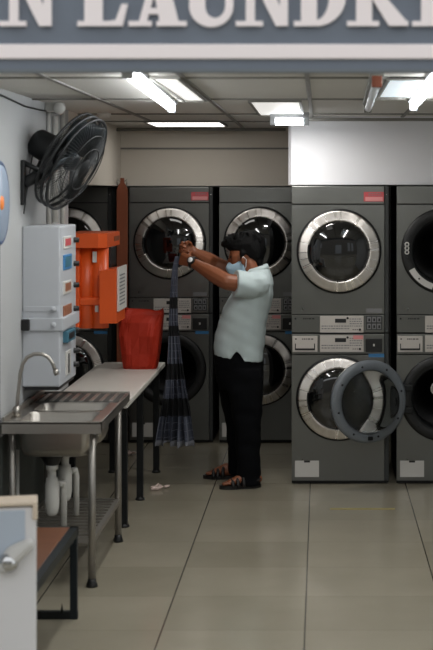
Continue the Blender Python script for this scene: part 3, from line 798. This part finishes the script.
# drainboard in darker steel than the deck, with its ribs
MB().box((DX0-.045, bowls[1][1]+.012, SZ-.001), (SX1-.02, SY1-.02, SZ+.003), .001).build('drainboard', M['steel_board'], sk)
rb = MB()
for i in range(9):
    x = DX0-.03+i*.053
    rb.box((x, bowls[1][1]+.03, SZ), (x+.022, SY1-.03, SZ+.008), .003)
rb.build('drainboard_ribs', M['steel'], sk)
for x in (SX0+.03, -1.123):
    for y in (F/204.0, SY1-.03):
        l = MB().tube([(x, y, .03), (x, y, SZ-.02)], .019, 14).build('leg', M['steel_leg'], sk)
        MB().lathe([(0, 0), (.028, 0), (.028, .010), (.022, .025), (.02, .04), (0, .04)], 16, 'z', (x, y, 0)).build('foot', M['black'], l)
yl0, yl1 = F/204.0, SY1-.03
sh = MB()
for y in (yl0, yl1): sh.box((SX0+.03, y-.012, .215), (-1.123, y+.012, .24))
for x in (SX0+.03, -1.123): sh.box((x-.012, yl0, .215), (x+.012, yl1, .24))
n = 13
for i in range(n):
    y = yl0+(yl1-yl0)*(i+.5)/n; sh.box((SX0+.03, y-.014, .226), (-1.123, y+.014, .236))
sh.build('rack_shelf', M['steel_leg'], sk)
# traps under the bowls
for bi, (y0, y1) in enumerate(bowls):
    yc = (y0+y1)/2; xc = DX0+.135+.005*bi
    MB().lathe([(0, SZ-.18), (.06, SZ-.18), (.055, SZ-.20), (.035, SZ-.235), (.03, SZ-.24), (0, SZ-.24)], 20, 'z', (xc, yc, 0)).build('waste_cup', M['black'], sk)
    tp = MB()
    tp.lathe([(0, SZ-.235), (.03, SZ-.235), (.03, SZ-.26), (.02, SZ-.265), (.02, SZ-.30), (.03, SZ-.305), (.03, SZ-.32), (.036, SZ-.335), (.036, SZ-.44), (.03, SZ-.475), (.02, SZ-.49), (0, SZ-.492)], 24, 'z', (xc, yc, 0))
    tp.tube([(xc+.03, yc, SZ-.335), (xc+.045, yc+.04, SZ-.335), (xc+.05, yc+.05, SZ-.37), (xc+.05, yc+.05, .24)], .016, 12)
    tp.build('drain_trap', M['pvc'], sk)
# faucet (fixed on the deck)
sf = 200.0
fa = MB()
fp = [(16.5, 416), (17.5, 400), (20, 375), (22.5, 364), (27, 357.5), (34, 354), (42, 354), (48, 357), (52.5, 363), (55, 370)]
fx = lambda q: pt(q[0], q[1], sf)
fa.tube([fx(q) for q in fp], .0095, 12)
fa.lathe([(0, SZ), (.024, SZ), (.022, SZ+.03), (.014, SZ+.05), (0, SZ+.05)], 16, 'z', (fx(fp[0]).x, F/sf, 0))
fa_o = fa.build('faucet', M['steel'], sk)
a = fx((55, 370)); bq = fx((57, 375))
MB().tube([a, bq], .013, 12).build('spout_tip', M['steel'], fa_o)

# water pipes below the sink on the wall
for i, (pxx, sp, m_) in enumerate(((33, 196, 'thin grey pipe low on the wall under the sink'), (76, 168, 'dark vertical pipe under the far end of the sink'))):
    y_ = F/sp
    o = MB().tube([(XW+.011, y_, 0), (XW+.011, y_, .62)], .010, 10)
    tag(o.build('supply_pipe', M['pvc'] if i == 0 else M['dark_metal']), m_, 'pipe')

# ------------------------------------------------------------------ bench in front of the sink
s_ = 220.0
BX1 = (78.5-VX)/s_; BY1 = F/s_; BZ = .413; BY0 = BY1-1.12; BX0 = BX1-.42
bn = thing('low_bench', 'low dark metal bench with an orange-brown board top before the sink', 'bench', ((BX0+BX1)/2, (BY0+BY1)/2, 0))
MB().box((BX0+.03, BY0+.03, BZ-.02), (BX1-.035, BY1-.03, BZ+.004), .003).build('board_top', M['orange_wood'], bn)
fr_ = MB()
fr_.box((BX0, BY0, BZ-.035), (BX0+.032, BY1, BZ+.002)).box((BX1-.036, BY0, BZ-.035), (BX1, BY1, BZ+.002)).box((BX0, BY0, BZ-.035), (BX1, BY0+.032, BZ+.002)).box((BX0, BY1-.032, BZ-.035), (BX1, BY1, BZ+.002))
fr_.build('frame', M['teal_metal'], bn)
for x in (BX0+.016, BX1-.018):
    for y in (BY0+.016, BY1-.016): MB().box((x-.016, y-.016, 0), (x+.016, y+.016, BZ-.03), .002).build('leg', M['teal_metal'], bn)
MB().box((BX0, BY1-.03, .0), (BX1, BY1, .035), .002).build('floor_bar', M['dark_metal'], bn)
MB().box((BX0, BY0, .0), (BX1, BY0+.03, .035), .002).build('floor_bar', M['dark_metal'], bn)
MB().tube([(BX1-.16, BY1-.3, BZ-.12), (BX1-.02, BY1-.02, BZ-.06)], .01, 8).build('brace', M['dark_metal'], bn)
MB().tube([(BX1-.07, BY1-.03, .03), (BX1-.07, BY1-.03, .075), (BX1-.05, BY1-.03, .03)], .008, 8).build('bar_loop', M['dark_metal'], bn)

# ------------------------------------------------------------------ foreground cabinet and round disc
wx = 280.0
WX1 = (36.5-VX)/wx; WZ = H-(501-VY)/wx; WY = F/wx
fc_ = thing('white_appliance', 'white cabinet with a beige rim and chrome knob in the left foreground', 'cabinet', (WX1-.2, WY+.1, 0))
AW = .40
AR = Matrix.Translation((WX1, WY, 0)) @ Matrix.Rotation(math.radians(11), 4, 'Z') @ Matrix.Translation((-WX1, -WY, 0))
MB().box((WX1-AW, WY, 0), (WX1, WY+.11, WZ-.02), .008).xform(AR).build('body', M['white_box'], fc_)
r_ = MB().box((WX1-AW, WY-.012, WZ-.014), (WX1+.004, WY+.115, WZ), .004).box((WX1-.014, WY-.012, WZ-.065), (WX1+.004, WY+.01, WZ-.01), .003)
r_.xform(AR).build('rim', M['beige'], fc_)
MB().box((WX1-AW+.03, WY-.006, WZ-.2), (WX1-.04, WY+.002, WZ-.03), .003).xform(AR).build('door_pane', M['pane'], fc_)
hd = MB().hull([((WX1-.11, WY-.02, WZ-.22), .03), ((WX1-.03, WY-.02, WZ-.15), .022), ((WX1-.08, WY-.01, WZ-.18), .03)])
hd.xform(AR).build('handle', M['label_white'], fc_)
kx, kz = (9-VX)/wx, H-(560-VY)/wx
MB().lathe([(0, -.05), (.02, -.048), (.034, -.035), (.036, -.015), (.024, -.008), (.024, 0)], 24, 'y', (kx, WY-.001, kz)).xform(AR).build('knob', M['knob'], fc_)

dsx = 216.0
dc = pt(-1, 203, dsx)
rd = thing('round_sign', 'pale blue round disc with an orange centre at the left edge', 'sign', (dc.x-.05, dc.y, 0))
RR = Matrix.Translation(dc) @ Matrix.Rotation(math.radians(90), 4, 'Z')
MB().lathe([(0, -.012), (.175, -.012), (.185, 0), (.175, .012), (0, .012)], 48, 'y').xform(RR).build('disc', M['blue_disc'], rd)
pts = [(.185*math.cos(2*math.pi*k/48), 0, .185*math.sin(2*math.pi*k/48)) for k in range(49)]
MB().tube(pts, .012, 8, cap=False).xform(RR).build('disc_rim', M['blue_rim'], rd)
MB().lathe([(0, -.02), (.03, -.018), (.035, -.01)], 28, 'y').xform(RR).build('disc_emblem', M['emblem'], rd)
MB().lathe([(0, .02), (.03, .018), (.035, .01)], 28, 'y').xform(RR).build('disc_emblem', M['emblem'], rd)
pxp = (-2-VX)/dsx
MB().tube([(pxp, dc.y-.02, .02), (pxp, dc.y-.02, dc.z-.10)], .014, 12).build('pole', M['dark_metal'], rd)
MB().lathe([(0, 0), (.055, 0), (.05, .02), (.03, .035), (0, .035)], 32, 'z', (pxp, dc.y-.02, 0)).build('base', M['dark_metal'], rd)

# ------------------------------------------------------------------ shop sign
ss = 318.0; sy = F/ss
sg = thing('shop_sign', 'slate blue shop sign board with big pale serif letters over the entrance', 'sign', (0, sy, H-(71-VY)/ss))
zb_ = H-(71-VY)/ss; X0, X1s = -1.7, 1.7
MB().box((X0, sy, zb_), (X1s, sy+.05, zb_+.50), .004).build('board', M['sign'], sg)
MB().box((X0, sy-.012, H-(59-VY)/ss), (X1s, sy+.002, H-(44.5-VY)/ss), .003).build('stripe', M['letter'], sg)
MB().box((X0, sy-.004, zb_-.004), (X1s, sy+.055, zb_+.006)).build('bottom_edge', M['grey_plastic'], sg)
base = H-(26.5-VY)/ss; CH = 60
def letter(shapes, x0):
    b = MB()
    for i, poly in enumerate(shapes):
        b.prism([((x0+x-VX)/ss, base+z/ss) for x, z in poly], sy-.014-.0003*i, sy+.002)
    b.build('letter', M['letter'], sg)
def R4(a, b_, c, d_): return [(a, b_), (c, b_), (c, d_), (a, d_)]
def band(cx_, cz_, ro, zo, ri, zi, a0, a1, n=14):
    out = []
    for k in range(n):
        A = math.radians(a0+(a1-a0)*k/n); B = math.radians(a0+(a1-a0)*(k+1)/n)
        out.append([(cx_+ro*math.cos(A), cz_+zo*math.sin(A)), (cx_+ro*math.cos(B), cz_+zo*math.sin(B)), (cx_+ri*math.cos(B), cz_+zi*math.sin(B)), (cx_+ri*math.cos(A), cz_+zi*math.sin(A))])
    return out
Nn = [R4(10, 0, 19, CH), R4(0, 0, 27, 5), R4(2, CH-5, 24, CH), [(10, CH), (28, CH), (52, 0), (40, 0)], R4(44, 0, 52, CH), R4(36, CH-5, 60, CH)]
Ll = [R4(7, 0, 25, CH), R4(0, 0, 44, 5), R4(0, CH-5, 33, CH), [(30, 0), (45, 0), (50, 22), (44, 22), (38, 6), (30, 5)]]
Aa = [[(9, 0), (17, 0), (33, CH), (26, CH)], [(32, 0), (51, 0), (36, CH), (20, CH)], R4(15, 12, 38, 18), R4(0, 0, 23, 5), R4(28, 0, 58, 5)]
Uu = [R4(0, 20, 16, CH), R4(36, 20, 44, CH), R4(-6, CH-5, 22, CH), R4(30, CH-5, 50, CH)]
def bowl(n=16):
    out = []
    for k in range(n):
        q = [math.pi*(1+(k+d_)/n) for d_ in (0, 1)]
        out.append([(22+22*math.cos(q[0]), 20+21*math.sin(q[0])), (22+22*math.cos(q[1]), 20+21*math.sin(q[1])), (26+10*math.cos(q[1]), 20+12*math.sin(q[1])), (26+10*math.cos(q[0]), 20+12*math.sin(q[0]))])
    return out
Uu += bowl()
Dd = [R4(7, 0, 23, CH), R4(0, 0, 26, 5), R4(0, CH-5, 26, CH)]+band(22, CH/2, 30, CH/2, 13, CH/2-6, -90, 90)
Rr = [R4(9, 0, 25, CH), R4(0, 0, 32, 5), R4(0, CH-5, 28, CH)]+band(24, CH-16, 26, 16, 10, 11, -90, 90)+[[(22, 32), (36, 32), (60, 4), (60, 0), (42, 0)], R4(42, 0, 61, 5)]
Yy = [R4(9, 0, 25, 30), R4(0, 0, 34, 5), [(9, 28), (25, 28), (12, CH), (-8, CH)], [(16, 28), (25, 28), (44, CH), (36, CH)], R4(-14, CH-5, 16, CH), R4(28, CH-5, 50, CH)]
for shp, x in ((Nn, 0), (Ll, 78), (Aa, 129), (Uu, 189.5), (Nn, 236), (Dd, 294), (Rr, 347), (Yy, 412)): letter(shp, x)

# ------------------------------------------------------------------ the person
PY = F/150.3
def J(x, y, dy=0.0):
    Y = PY+dy; s = F/Y
    return Vector(((x-VX)/s, Y, H-(y-VY)/s))
pr = thing('person', 'person in a mint polo shirt, black trousers and face mask lifting a cloth', 'person', (J(240, 0).x, PY, 0))
u = 1/150.3
body = MB()
# skull, face, neck, ears
hc = J(246, 249)
body.hull([(hc+Vector((.012, 0, .02)), (.098, .078, .095)), (J(238, 256), (.062, .066, .07)), (J(236, 268), (.04, .045, .035))])
body.sphere(J(231, 262), .016, 2, (1, .8, 1.0))      # nose (under the mask)
body.capsule(J(232, 255), J(229.5, 261), .010, .015)
body.capsule(J(233, 252, -.03), J(233, 252, .03), .014, .014)   # brow
for sgn in (-1, 1):
    body.sphere(J(244, 260)+Vector((0, sgn*.08, 0)), .03, 2, (.6, .35, 1.05))
body.capsule(J(250, 262), J(257, 284), .062, .075)
# torso
body.hull([(J(258, 288, -.15), .06), (J(258, 288, .15), .06), (J(250, 296), (.11, .15, .06))])
body.hull([(J(252, 298), (.12, .155, .08)), (J(245, 325), (.145, .15, .08)), (J(240, 355), (.135, .155, .08))])
sh_n, el_n, wr_n = J(256, 286, -.19), J(227, 282, -.26), J(192, 262, -.10)
sh_f, el_f, wr_f = J(251, 282, .19), J(214, 263.5, .17), J(193.5, 252, .05)
for a_, e_, w_ in ((sh_n, el_n, wr_n), (sh_f, el_f, wr_f)):
    body.capsule(a_, e_, .066, .054); body.capsule(e_, e_+(w_-e_)*.35, .054, .054); body.capsule(e_+(w_-e_)*.35, w_, .054, .031)
# legs and feet
hip_n, kn_n, an_n = J(243, 365, -.09), J(247, 425, -.11), J(254, 478, -.13)
hip_f, kn_f, an_f = J(238, 365, .09), J(236, 423, .11), J(235, 466, .14)
for h_, k_, a_ in ((hip_n, kn_n, an_n), (hip_f, kn_f, an_f)):
    body.capsule(h_, k_, .082, .056); body.capsule(k_, a_, .056, .038)
def foot(mb, heel, toe):
    d_ = (toe-heel).normalized()
    mb.hull([(heel+Vector((0, 0, .035)), .03), (heel+d_*.08+Vector((0, 0, .05)), .034), (toe-d_*.06+Vector((0, 0, .024)), (.03, .042, .018)), (heel+d_*.09+Vector((0, 0, .02)), .026)])
    for q in range(5):
        off = (q-2)*.016
        mb.capsule(toe-d_*.055+Vector((0, off, .018)), toe-d_*(.004+.006*abs(q-1))+Vector((0, off*1.05, .014)), .011, .0095)
FN_h, FN_t = Vector((J(258, 0, -.13).x, PY-.14, .022)), Vector((J(222.5, 0, -.2).x, PY-.20, .022))
FF_h, FF_t = Vector((J(238, 0, .14).x, PY+.15, .022)), Vector((J(206.5, 0, .2).x, PY+.17, .022))
foot(body, FN_h, FN_t); foot(body, FF_h, FF_t)
body.capsule(an_n, FN_h+Vector((-.03, 0, .05)), .038, .036); body.capsule(an_f, FF_h+Vector((-.03, 0, .05)), .038, .036)
# hands
def hand(mb, wrist, d_, thumb, n_, curl, spread=.019):
    """palm along d_, thumb side 'thumb', palm faces n_"""
    d_ = d_.normalized(); thumb = (thumb-d_*thumb.dot(d_)).normalized(); n_ = n_-d_*n_.dot(d_)-thumb*n_.dot(thumb); n_.normalize()
    k0 = wrist+d_*.085
    mb.hull([(wrist+thumb*.014, .022), (wrist-thumb*.014, .022), (k0+thumb*.028, .015), (k0-thumb*.030, .014), (wrist+d_*.035+thumb*.026, .017)])
    lens = [(.040, .024, .020), (.045, .028, .021), (.042, .026, .020), (.033, .020, .018)]
    tips = []
    for q in range(4):
        p_ = k0+thumb*(.028-.0195*q)-d_*(.004*abs(q-1)); ang = 0
        rad_ = (.0098, .0092, .0086)
        for sgi in range(3):
            ang += math.radians(curl[sgi]+3*q)
            v_ = d_*math.cos(ang)+n_*math.sin(ang)
            e_ = p_+v_*lens[q][sgi]
            mb.capsule(p_, e_, rad_[sgi], rad_[sgi]*.93, 1); p_ = e_
        tips.append(p_)
    t0 = wrist+d_*.03+thumb*.03
    t1 = t0+(d_*.5+thumb*.45+n_*.7).normalized()*.038
    t2 = t1+(d_*.75+thumb*.05+n_*.7).normalized()*.032
    t3 = t2+(d_*.7-thumb*.3+n_*.6).normalized()*.026
    mb.capsule(t0, t1, .0135, .0115, 1); mb.capsule(t1, t2, .0115, .010, 1); mb.capsule(t2, t3, .010, .0088, 1)
    return tips
dn = (J(177.5, 257.5, -.045)-wr_n); df = (J(181, 247, .02)-wr_f)
tn = hand(body, wr_n, dn, Vector((.1, 0, 1)), Vector((0, 1, -.2)), (58, 72, 45))
tf = hand(body, wr_f, df, Vector((.1, 0, 1)), Vector((0, -1, -.2)), (50, 70, 45))
bo_ = body.build('body', M['skin'], pr)
remesh(bo_, .0045, 5)
# eyes
for sgn in (-1, 1):
    MB().sphere(J(231.0, 257)+Vector((.006, sgn*.032, 0)), .0125, 2).build('eye', M['eye'], pr)
# hair
hr = MB()
hr.hull([(hc+Vector((.03, 0, .035)), (.105, .087, .092)), (J(236, 244), (.075, .075, .06)), (J(256, 252), (.062, .078, .075))])
hr.sphere(J(259, 262), .05, 2, (.6, 1.1, 1.1))
hr.capsule(J(226, 243.5, -.03), J(240, 240, -.03), .03, .05); hr.capsule(J(224.5, 244, .02), J(240, 240, .02), .026, .05)
for i in range(110):
    a = random.uniform(-.07, .07); xx = random.uniform(226, 262)
    yy = 240-7*math.sin(max(0, min(1, (xx-222)/44))*math.pi)
    hr.capsule(J(xx, yy+3, a), J(xx-random.uniform(-2, 3), yy-random.uniform(0, 1.6), a*1.05), .012, .006, 1)
for sgn in (-1, 1): hr.capsule(J(243, 253)+Vector((0, sgn*.072, 0)), J(242, 258)+Vector((0, sgn*.075, 0)), .02, .008)
remesh(hr.build('hair', M['hair'], pr), .006, 2)
# mask
mk = MB()
mk.hull([(J(231, 264), (.022, .03, .022)), (J(229.5, 268), (.028, .04, .02)), (J(233.5, 273.5), (.034, .04, .018)), (J(240, 263, -.052), .016), (J(240, 263, .052), .016), (J(243, 272, -.05), .02), (J(243, 272, .05), .02), (J(238, 268), (.05, .062, .035))])
mo = mk.build('face_mask', M['mask'], pr); remesh(mo, .006, 5)
for sgn in (-1, 1):
    MB().tube([J(241, 262.5)+Vector((0, sgn*.068, 0)), J(244, 256)+Vector((0, sgn*.090, 0)), J(247, 259)+Vector((0, sgn*.095, 0)), J(246.5, 266)+Vector((0, sgn*.09, 0)), J(243.5, 272)+Vector((0, sgn*.068, 0))], .0028, 6).build('ear_loop', M['mask_white'], mo)
# shirt
def ering(c, rx, ry, n=64, tilt=0.0, dz=None):
    out = []
    for k in range(n):
        a = 2*math.pi*k/n; ca, sa = math.cos(a), math.sin(a)
        e = .8; x_ = rx*math.copysign(abs(ca)**e, ca); y_ = ry*math.copysign(abs(sa)**e, sa)
        out.append((c.x+x_, c.y+y_, c.z-x_*tilt+(dz(a) if dz else 0)))
    return out
def notch(a):
    q = abs(((a-1.5*math.pi+.0)+math.pi) % (2*math.pi)-math.pi)
    q2 = abs(((a-.5*math.pi)+math.pi) % (2*math.pi)-math.pi)
    return .055*max(0, 1-q/.2)+.055*max(0, 1-q2/.2)
sh_ = MB()
prof = [  # px centre, py, half width px, half depth m
    (238.5, 346, 21, .155, .16, None), (238.5, 357.2, 23.8, .178, .16, notch), (238.5, 357.5, 24.5, .185, .16, notch), (238.5, 352, 24.8, .186, .14, notch), (239.5, 342, 24.8, .188, .12, None), (242, 325, 23.8, .188, .1, None), (247, 308, 22.5, .19, .1, None),
    (252, 295, 21, .195, .08, None), (256.5, 283, 17.5, .19, .05, None), (258.5, 274.5, 13.5, .145, .0, None), (259, 269, 10, .085, -.1, None)]
sh_.loft([ering(J(cx_, cy_), hw*u, hd_, 128, tl, dz) for cx_, cy_, hw, hd_, tl, dz in prof])
for a_, e_, far in ((sh_n, el_n, 0), (sh_f, el_f, 1)):
    q = a_+(e_-a_)*(.72 if not far else .45)
    sh_.capsule(a_+Vector((.01, 0, .012)), a_+(e_-a_)*.25, .085, .083)
    # open-ended sleeve: flat cuff
    ddir = (e_-a_).normalized(); sx_ = ddir.cross(Vector((0, 0, 1))).normalized(); sz_ = sx_.cross(ddir)
    rings = []
    for tt, r_ in ((0, .08), (.35, .084), (.72 if not far else .45, .086)):
        c_ = a_+(e_-a_)*tt
        rings.append([c_+(sx_*math.cos(2*math.pi*k/32)+sz_*math.sin(2*math.pi*k/32)*1.02)*r_ for k in range(32)])
    sh_.loft(rings)
so_ = sh_.build('polo_shirt', M['shirt'], pr)
remesh(so_, .006, 3)
# cloth folds: gentle displacement towards the belly
for v, n_ in zip(so_.data.vertices, [x.vector.copy() for x in so_.data.vertex_normals]):
    c_ = v.co
    ph = (c_.x*1.0+c_.z*.55)*38+c_.y*9
    k_ = .0025*math.sin(ph)+.0015*math.sin(c_.z*70+c_.x*35)
    v.co = c_+Vector((n_.x, n_.y, 0))*k_
# collar
cl = MB()
cr = []
for (dz_, rx_, ry_) in ((-.012, .070, .078), (.020, .064, .070), (.026, .069, .075), (-.004, .082, .090)):
    cr.append(ering(J(257.0, 270.5)+Vector((0, 0, dz_)), rx_, ry_, 40, -.30))
cl.loft(cr+[cr[0]], cap=False).build('collar', M['shirt'], so_)
# trousers
tr = MB()
tr.loft([ering(J(238.5, 348), 23.2*u, .165, 48, .1), ering(J(238.5, 362), 24.6*u, .175, 48), ering(J(240, 378), 23.5*u, .175, 48), ering(J(241, 388), 21.5*u, .165, 48)])
tr.loft([ering(J(242, 368, -.08), 20.5*u, .10, 40), ering(J(246, 395, -.095), 17*u, .10, 40), ering(J(247.5, 425, -.11), 13.4*u, .088, 40), ering(J(248.5, 455, -.125), 11.6*u, .08, 40), ering(J(249, 484.5, -.135), 11.8*u, .08, 40)])
tr.loft([ering(J(235, 368, .08), 20.5*u, .10, 40), ering(J(236, 395, .095), 16.5*u, .10, 40), ering(J(237.5, 425, .11), 11.5*u, .088, 40), ering(J(239, 455, .125), 11.0*u, .08, 40), ering(J(239.5, 473, .14), 11.2*u, .08, 40)])
to_ = tr.build('trousers', M['trouser'], pr); remesh(to_, .007, 3)
for v, n_ in zip(to_.data.vertices, [x.vector.copy() for x in to_.data.vertex_normals]):
    c_ = v.co
    k_ = .002*math.sin(c_.z*34+c_.x*26)+.0015*math.sin(c_.z*61+c_.y*30)
    v.co = c_+Vector((n_.x, n_.y, 0))*k_
# sandals
for h_, t_ in ((FN_h, FN_t), (FF_h, FF_t)):
    d_ = (t_-h_).normalized(); sd_ = Vector((d_.y, -d_.x, 0)); base_ = Vector((h_.x, h_.y, 0))
    Lf = (t_-h_).length
    pl = []
    for k in range(28):
        a = 2*math.pi*k/28; q = math.cos(a)
        lx = Lf/2+q*(Lf/2+.022); ly = math.sin(a)*(.05 if q > 0 else .036)
        p_ = base_+d_*lx+sd_*ly; pl.append((p_.x, p_.y))
    sdl = MB().prism(pl, 0.0, .024, 'z').build('sandal', M['sandal'], pr)
    for lx, hh, r_s in ((Lf*.74, .050, .013), (Lf*.60, .066, .012), (Lf*.44, .085, .012)):
        pts = [base_+d_*lx+sd_*(.052*math.cos(a))+Vector((0, 0, .016+hh*math.sin(a)*.8)) for a in [math.pi*k/12 for k in range(13)]]
        MB().tube(pts, r_s, 8).build('strap', M['sandal'], sdl)
    pts = [base_+d_*(-.012+.04*(1-math.sin(a)))+sd_*(.044*math.cos(a))+Vector((0, 0, .05+.01*math.sin(a))) for a in [math.pi*k/12 for k in range(13)]]
    MB().tube(pts, .009, 8).build('strap', M['sandal'], sdl)
# watch on the near wrist
fd = (wr_n-el_n).normalized(); wc = wr_n-fd*.012
a1 = fd.cross(Vector((0, 1, 0))).normalized(); a2 = fd.cross(a1).normalized()
wm = MB()
pts_ = [wc+(a1*math.cos(2*math.pi*k/32)+a2*math.sin(2*math.pi*k/32))*.037 for k in range(33)]
rg = []
for p0, dr in ((-.011, .034), (-.011, .040), (.011, .040), (.011, .034)):
    rg.append([wc+fd*p0+(a1*math.cos(2*math.pi*k/32)+a2*math.sin(2*math.pi*k/32))*dr for k in range(32)])
wo = wm.loft(rg+[rg[0]], cap=False).build('watch', M['black'], pr)
out = Vector((0, -1, .25)); out = (out-fd*out.dot(fd)).normalized()
q_ = out.to_track_quat('Y', 'Z').to_matrix().to_4x4(); q_.translation = wc+out*.038
MB().lathe([(0, .012), (.023, .012), (.026, .008), (.026, -.004), (0, -.004)], 24, 'y').xform(q_).build('watch_case', M['black'], wo)
MB().lathe([(0, .0145), (.017, .014), (.018, .011)], 24, 'y').xform(q_).build('watch_dial', M['watch_dial'], wo)

# ------------------------------------------------------------------ the hanging checked cloth
def cloth_material():
    m = bpy.data.materials.new('checked_cloth'); m.use_nodes = True
    nt = m.node_tree; p = nt.nodes['Principled BSDF']; p.inputs['Roughness'].default_value = .9
    uv = nt.nodes.new('ShaderNodeUVMap'); uv.uv_map = 'UVMap'
    sep = nt.nodes.new('ShaderNodeSeparateXYZ'); nt.links.new(uv.outputs[0], sep.inputs[0])
    def mth(op, a, b=None):
        n = nt.nodes.new('ShaderNodeMath'); n.operation = op
        for i, v in enumerate((a, b)):
            if v is None: continue
            if isinstance(v, (int, float)): n.inputs[i].default_value = v
            else: nt.links.new(v, n.inputs[i])
        return n.outputs[0]
    def stripe(v, freq, off, width): return mth('LESS_THAN', mth('FRACT', mth('ADD', mth('MULTIPLY', v, freq), off)), width)
    U, V = sep.outputs[0], sep.outputs[1]
    bandv = None                          # broad dark bands down the length
    for lo, hi in ((.215, .275), (.365, .42), (.565, .65), (.75, .845)):
        q = mth('MULTIPLY', mth('GREATER_THAN', V, lo), mth('LESS_THAN', V, hi))
        bandv = q if bandv is None else mth('MAXIMUM', bandv, q)
    bandu = stripe(U, 4.0, .1, .32)
    thin = mth('MAXIMUM', stripe(U, 9.0, 0, .13), stripe(V, 26.0, .1, .07))
    hem = mth('GREATER_THAN', V, .975)
    def mix(f, a, b):
        n = nt.nodes.new('ShaderNodeMix'); n.data_type = 'RGBA'
        nt.links.new(f, n.inputs['Factor'])
        for k, v in (('A', a), ('B', b)):
            if isinstance(v, tuple): n.inputs[k].default_value = v
            else: nt.links.new(v, n.inputs[k])
        return n.outputs['Result']
    c = mix(bandu, srgb(70, 75, 90), srgb(44, 48, 60))
    c = mix(thin, c, srgb(104, 108, 122))
    c = mix(bandv, c, srgb(14, 15, 19))
    c = mix(hem, c, srgb(130, 132, 140))
    nt.links.new(c, p.inputs['Base Color'])
    return m
cs = 150.0
rowsC = [(256, 176.2, 180.2), (263, 174.4, 179.6), (270, 173.0, 178.8), (290, 171.2, 178.6), (320, 169.8, 178.8), (345, 169.2, 181.2), (365, 167.8, 183.5), (385, 165.5, 186.0), (405, 162.8, 189.5), (425, 159.2, 192.0), (443, 156.4, 194.2)]
me = bpy.data.meshes.new('checked_cloth'); bm = bmesh.new(); uvl = bm.loops.layers.uv.new('UVMap')
NV, NU = 70, 90
grid = []
for i in range(NV+1):
    v = i/NV; py = 256+(444-256)*v
    for a_, b_ in zip(rowsC, rowsC[1:]):
        if a_[0] <= py <= b_[0]:
            t_ = (py-a_[0])/(b_[0]-a_[0]); x0 = a_[1]+(b_[1]-a_[1])*t_; x1 = a_[2]+(b_[2]-a_[2])*t_; break
    row = []
    for j in range(NU+1):
        q = j/NU
        wq = (x1-x0)
        xx = x0+wq*(q+.055*math.sin(q*2*math.pi*5+v*3)*(1 if 0 < q < 1 else 0))
        amp = .008+.035*v**1.2
        dy = amp*math.sin(q*2*math.pi*4.5+1.2*math.sin(v*4))+.3*amp*math.sin(q*2*math.pi*10+v*6)
        pyy = py+(2.2*math.sin(q*2*math.pi*2+.6)+3*(q-.5) if i == NV else 0)*1.0
        s_c = F/(PY-.045+dy*1.0)
        row.append((bm.verts.new(((xx-VX)/cs, PY-.045+dy, H-(pyy-VY)/cs)), q, v))
    grid.append(row)
for i in range(NV):
    for j in range(NU):
        qd = (grid[i][j], grid[i][j+1], grid[i+1][j+1], grid[i+1][j])
        f = bm.faces.new([x[0] for x in qd]); f.smooth = True
        for lp, x in zip(f.loops, qd): lp[uvl].uv = (x[1], x[2])
bm.to_mesh(me); bm.free()
co = bpy.data.objects.new('checked_cloth', me); COL.objects.link(co); me.materials.append(cloth_material())
sol = co.modifiers.new('solid', 'SOLIDIFY'); sol.thickness = .003
tag(co, 'long dark checked cloth hanging from the raised hands', 'cloth')

# ------------------------------------------------------------------ bits on the floor
def rag(cxp, cyp, w_, h_, d_, seed, name, label, m_):
    s = (cyp-VY)/H; c = pt(cxp, cyp, s); rr_ = random.Random(seed); b = MB()
    for i in range(7):
        a = Vector((c.x+rr_.uniform(-w_, w_), c.y+rr_.uniform(-d_, d_), .012)); e = a+Vector((rr_.uniform(-.04, .04), rr_.uniform(-.03, .03), rr_.uniform(0, h_)))
        b.capsule(a, e, .012, .009, 1)
    o = b.build(name, m_); remesh(o, .006, 3)
    return tag(o, label, name.split('_')[-1])
rag(158, 489.5, .05, .02, .05, 4, 'crumpled_tissue', 'crumpled pinkish tissue on the floor by the table leg', M['tissue'])
rag(131, 455, .03, .02, .05, 8, 'paper_scrap', 'small pale paper scrap on the floor under the table', M['tissue'])
s_ = (509-VY)/H
o = MB().box(pt(330, 0, s_)*1 - Vector((0, .02, pt(330, 0, s_).z)) + Vector((0, 0, .0)), Vector((pt(395, 0, s_).x, F/s_+.02, .0012)))  # flat dull yellow strip laid on the tiles
tag(o.build('floor_strip', M['yellow_strip']), 'thin dull yellow strip on the floor before the front machines', 'floor tape', kind='structure')
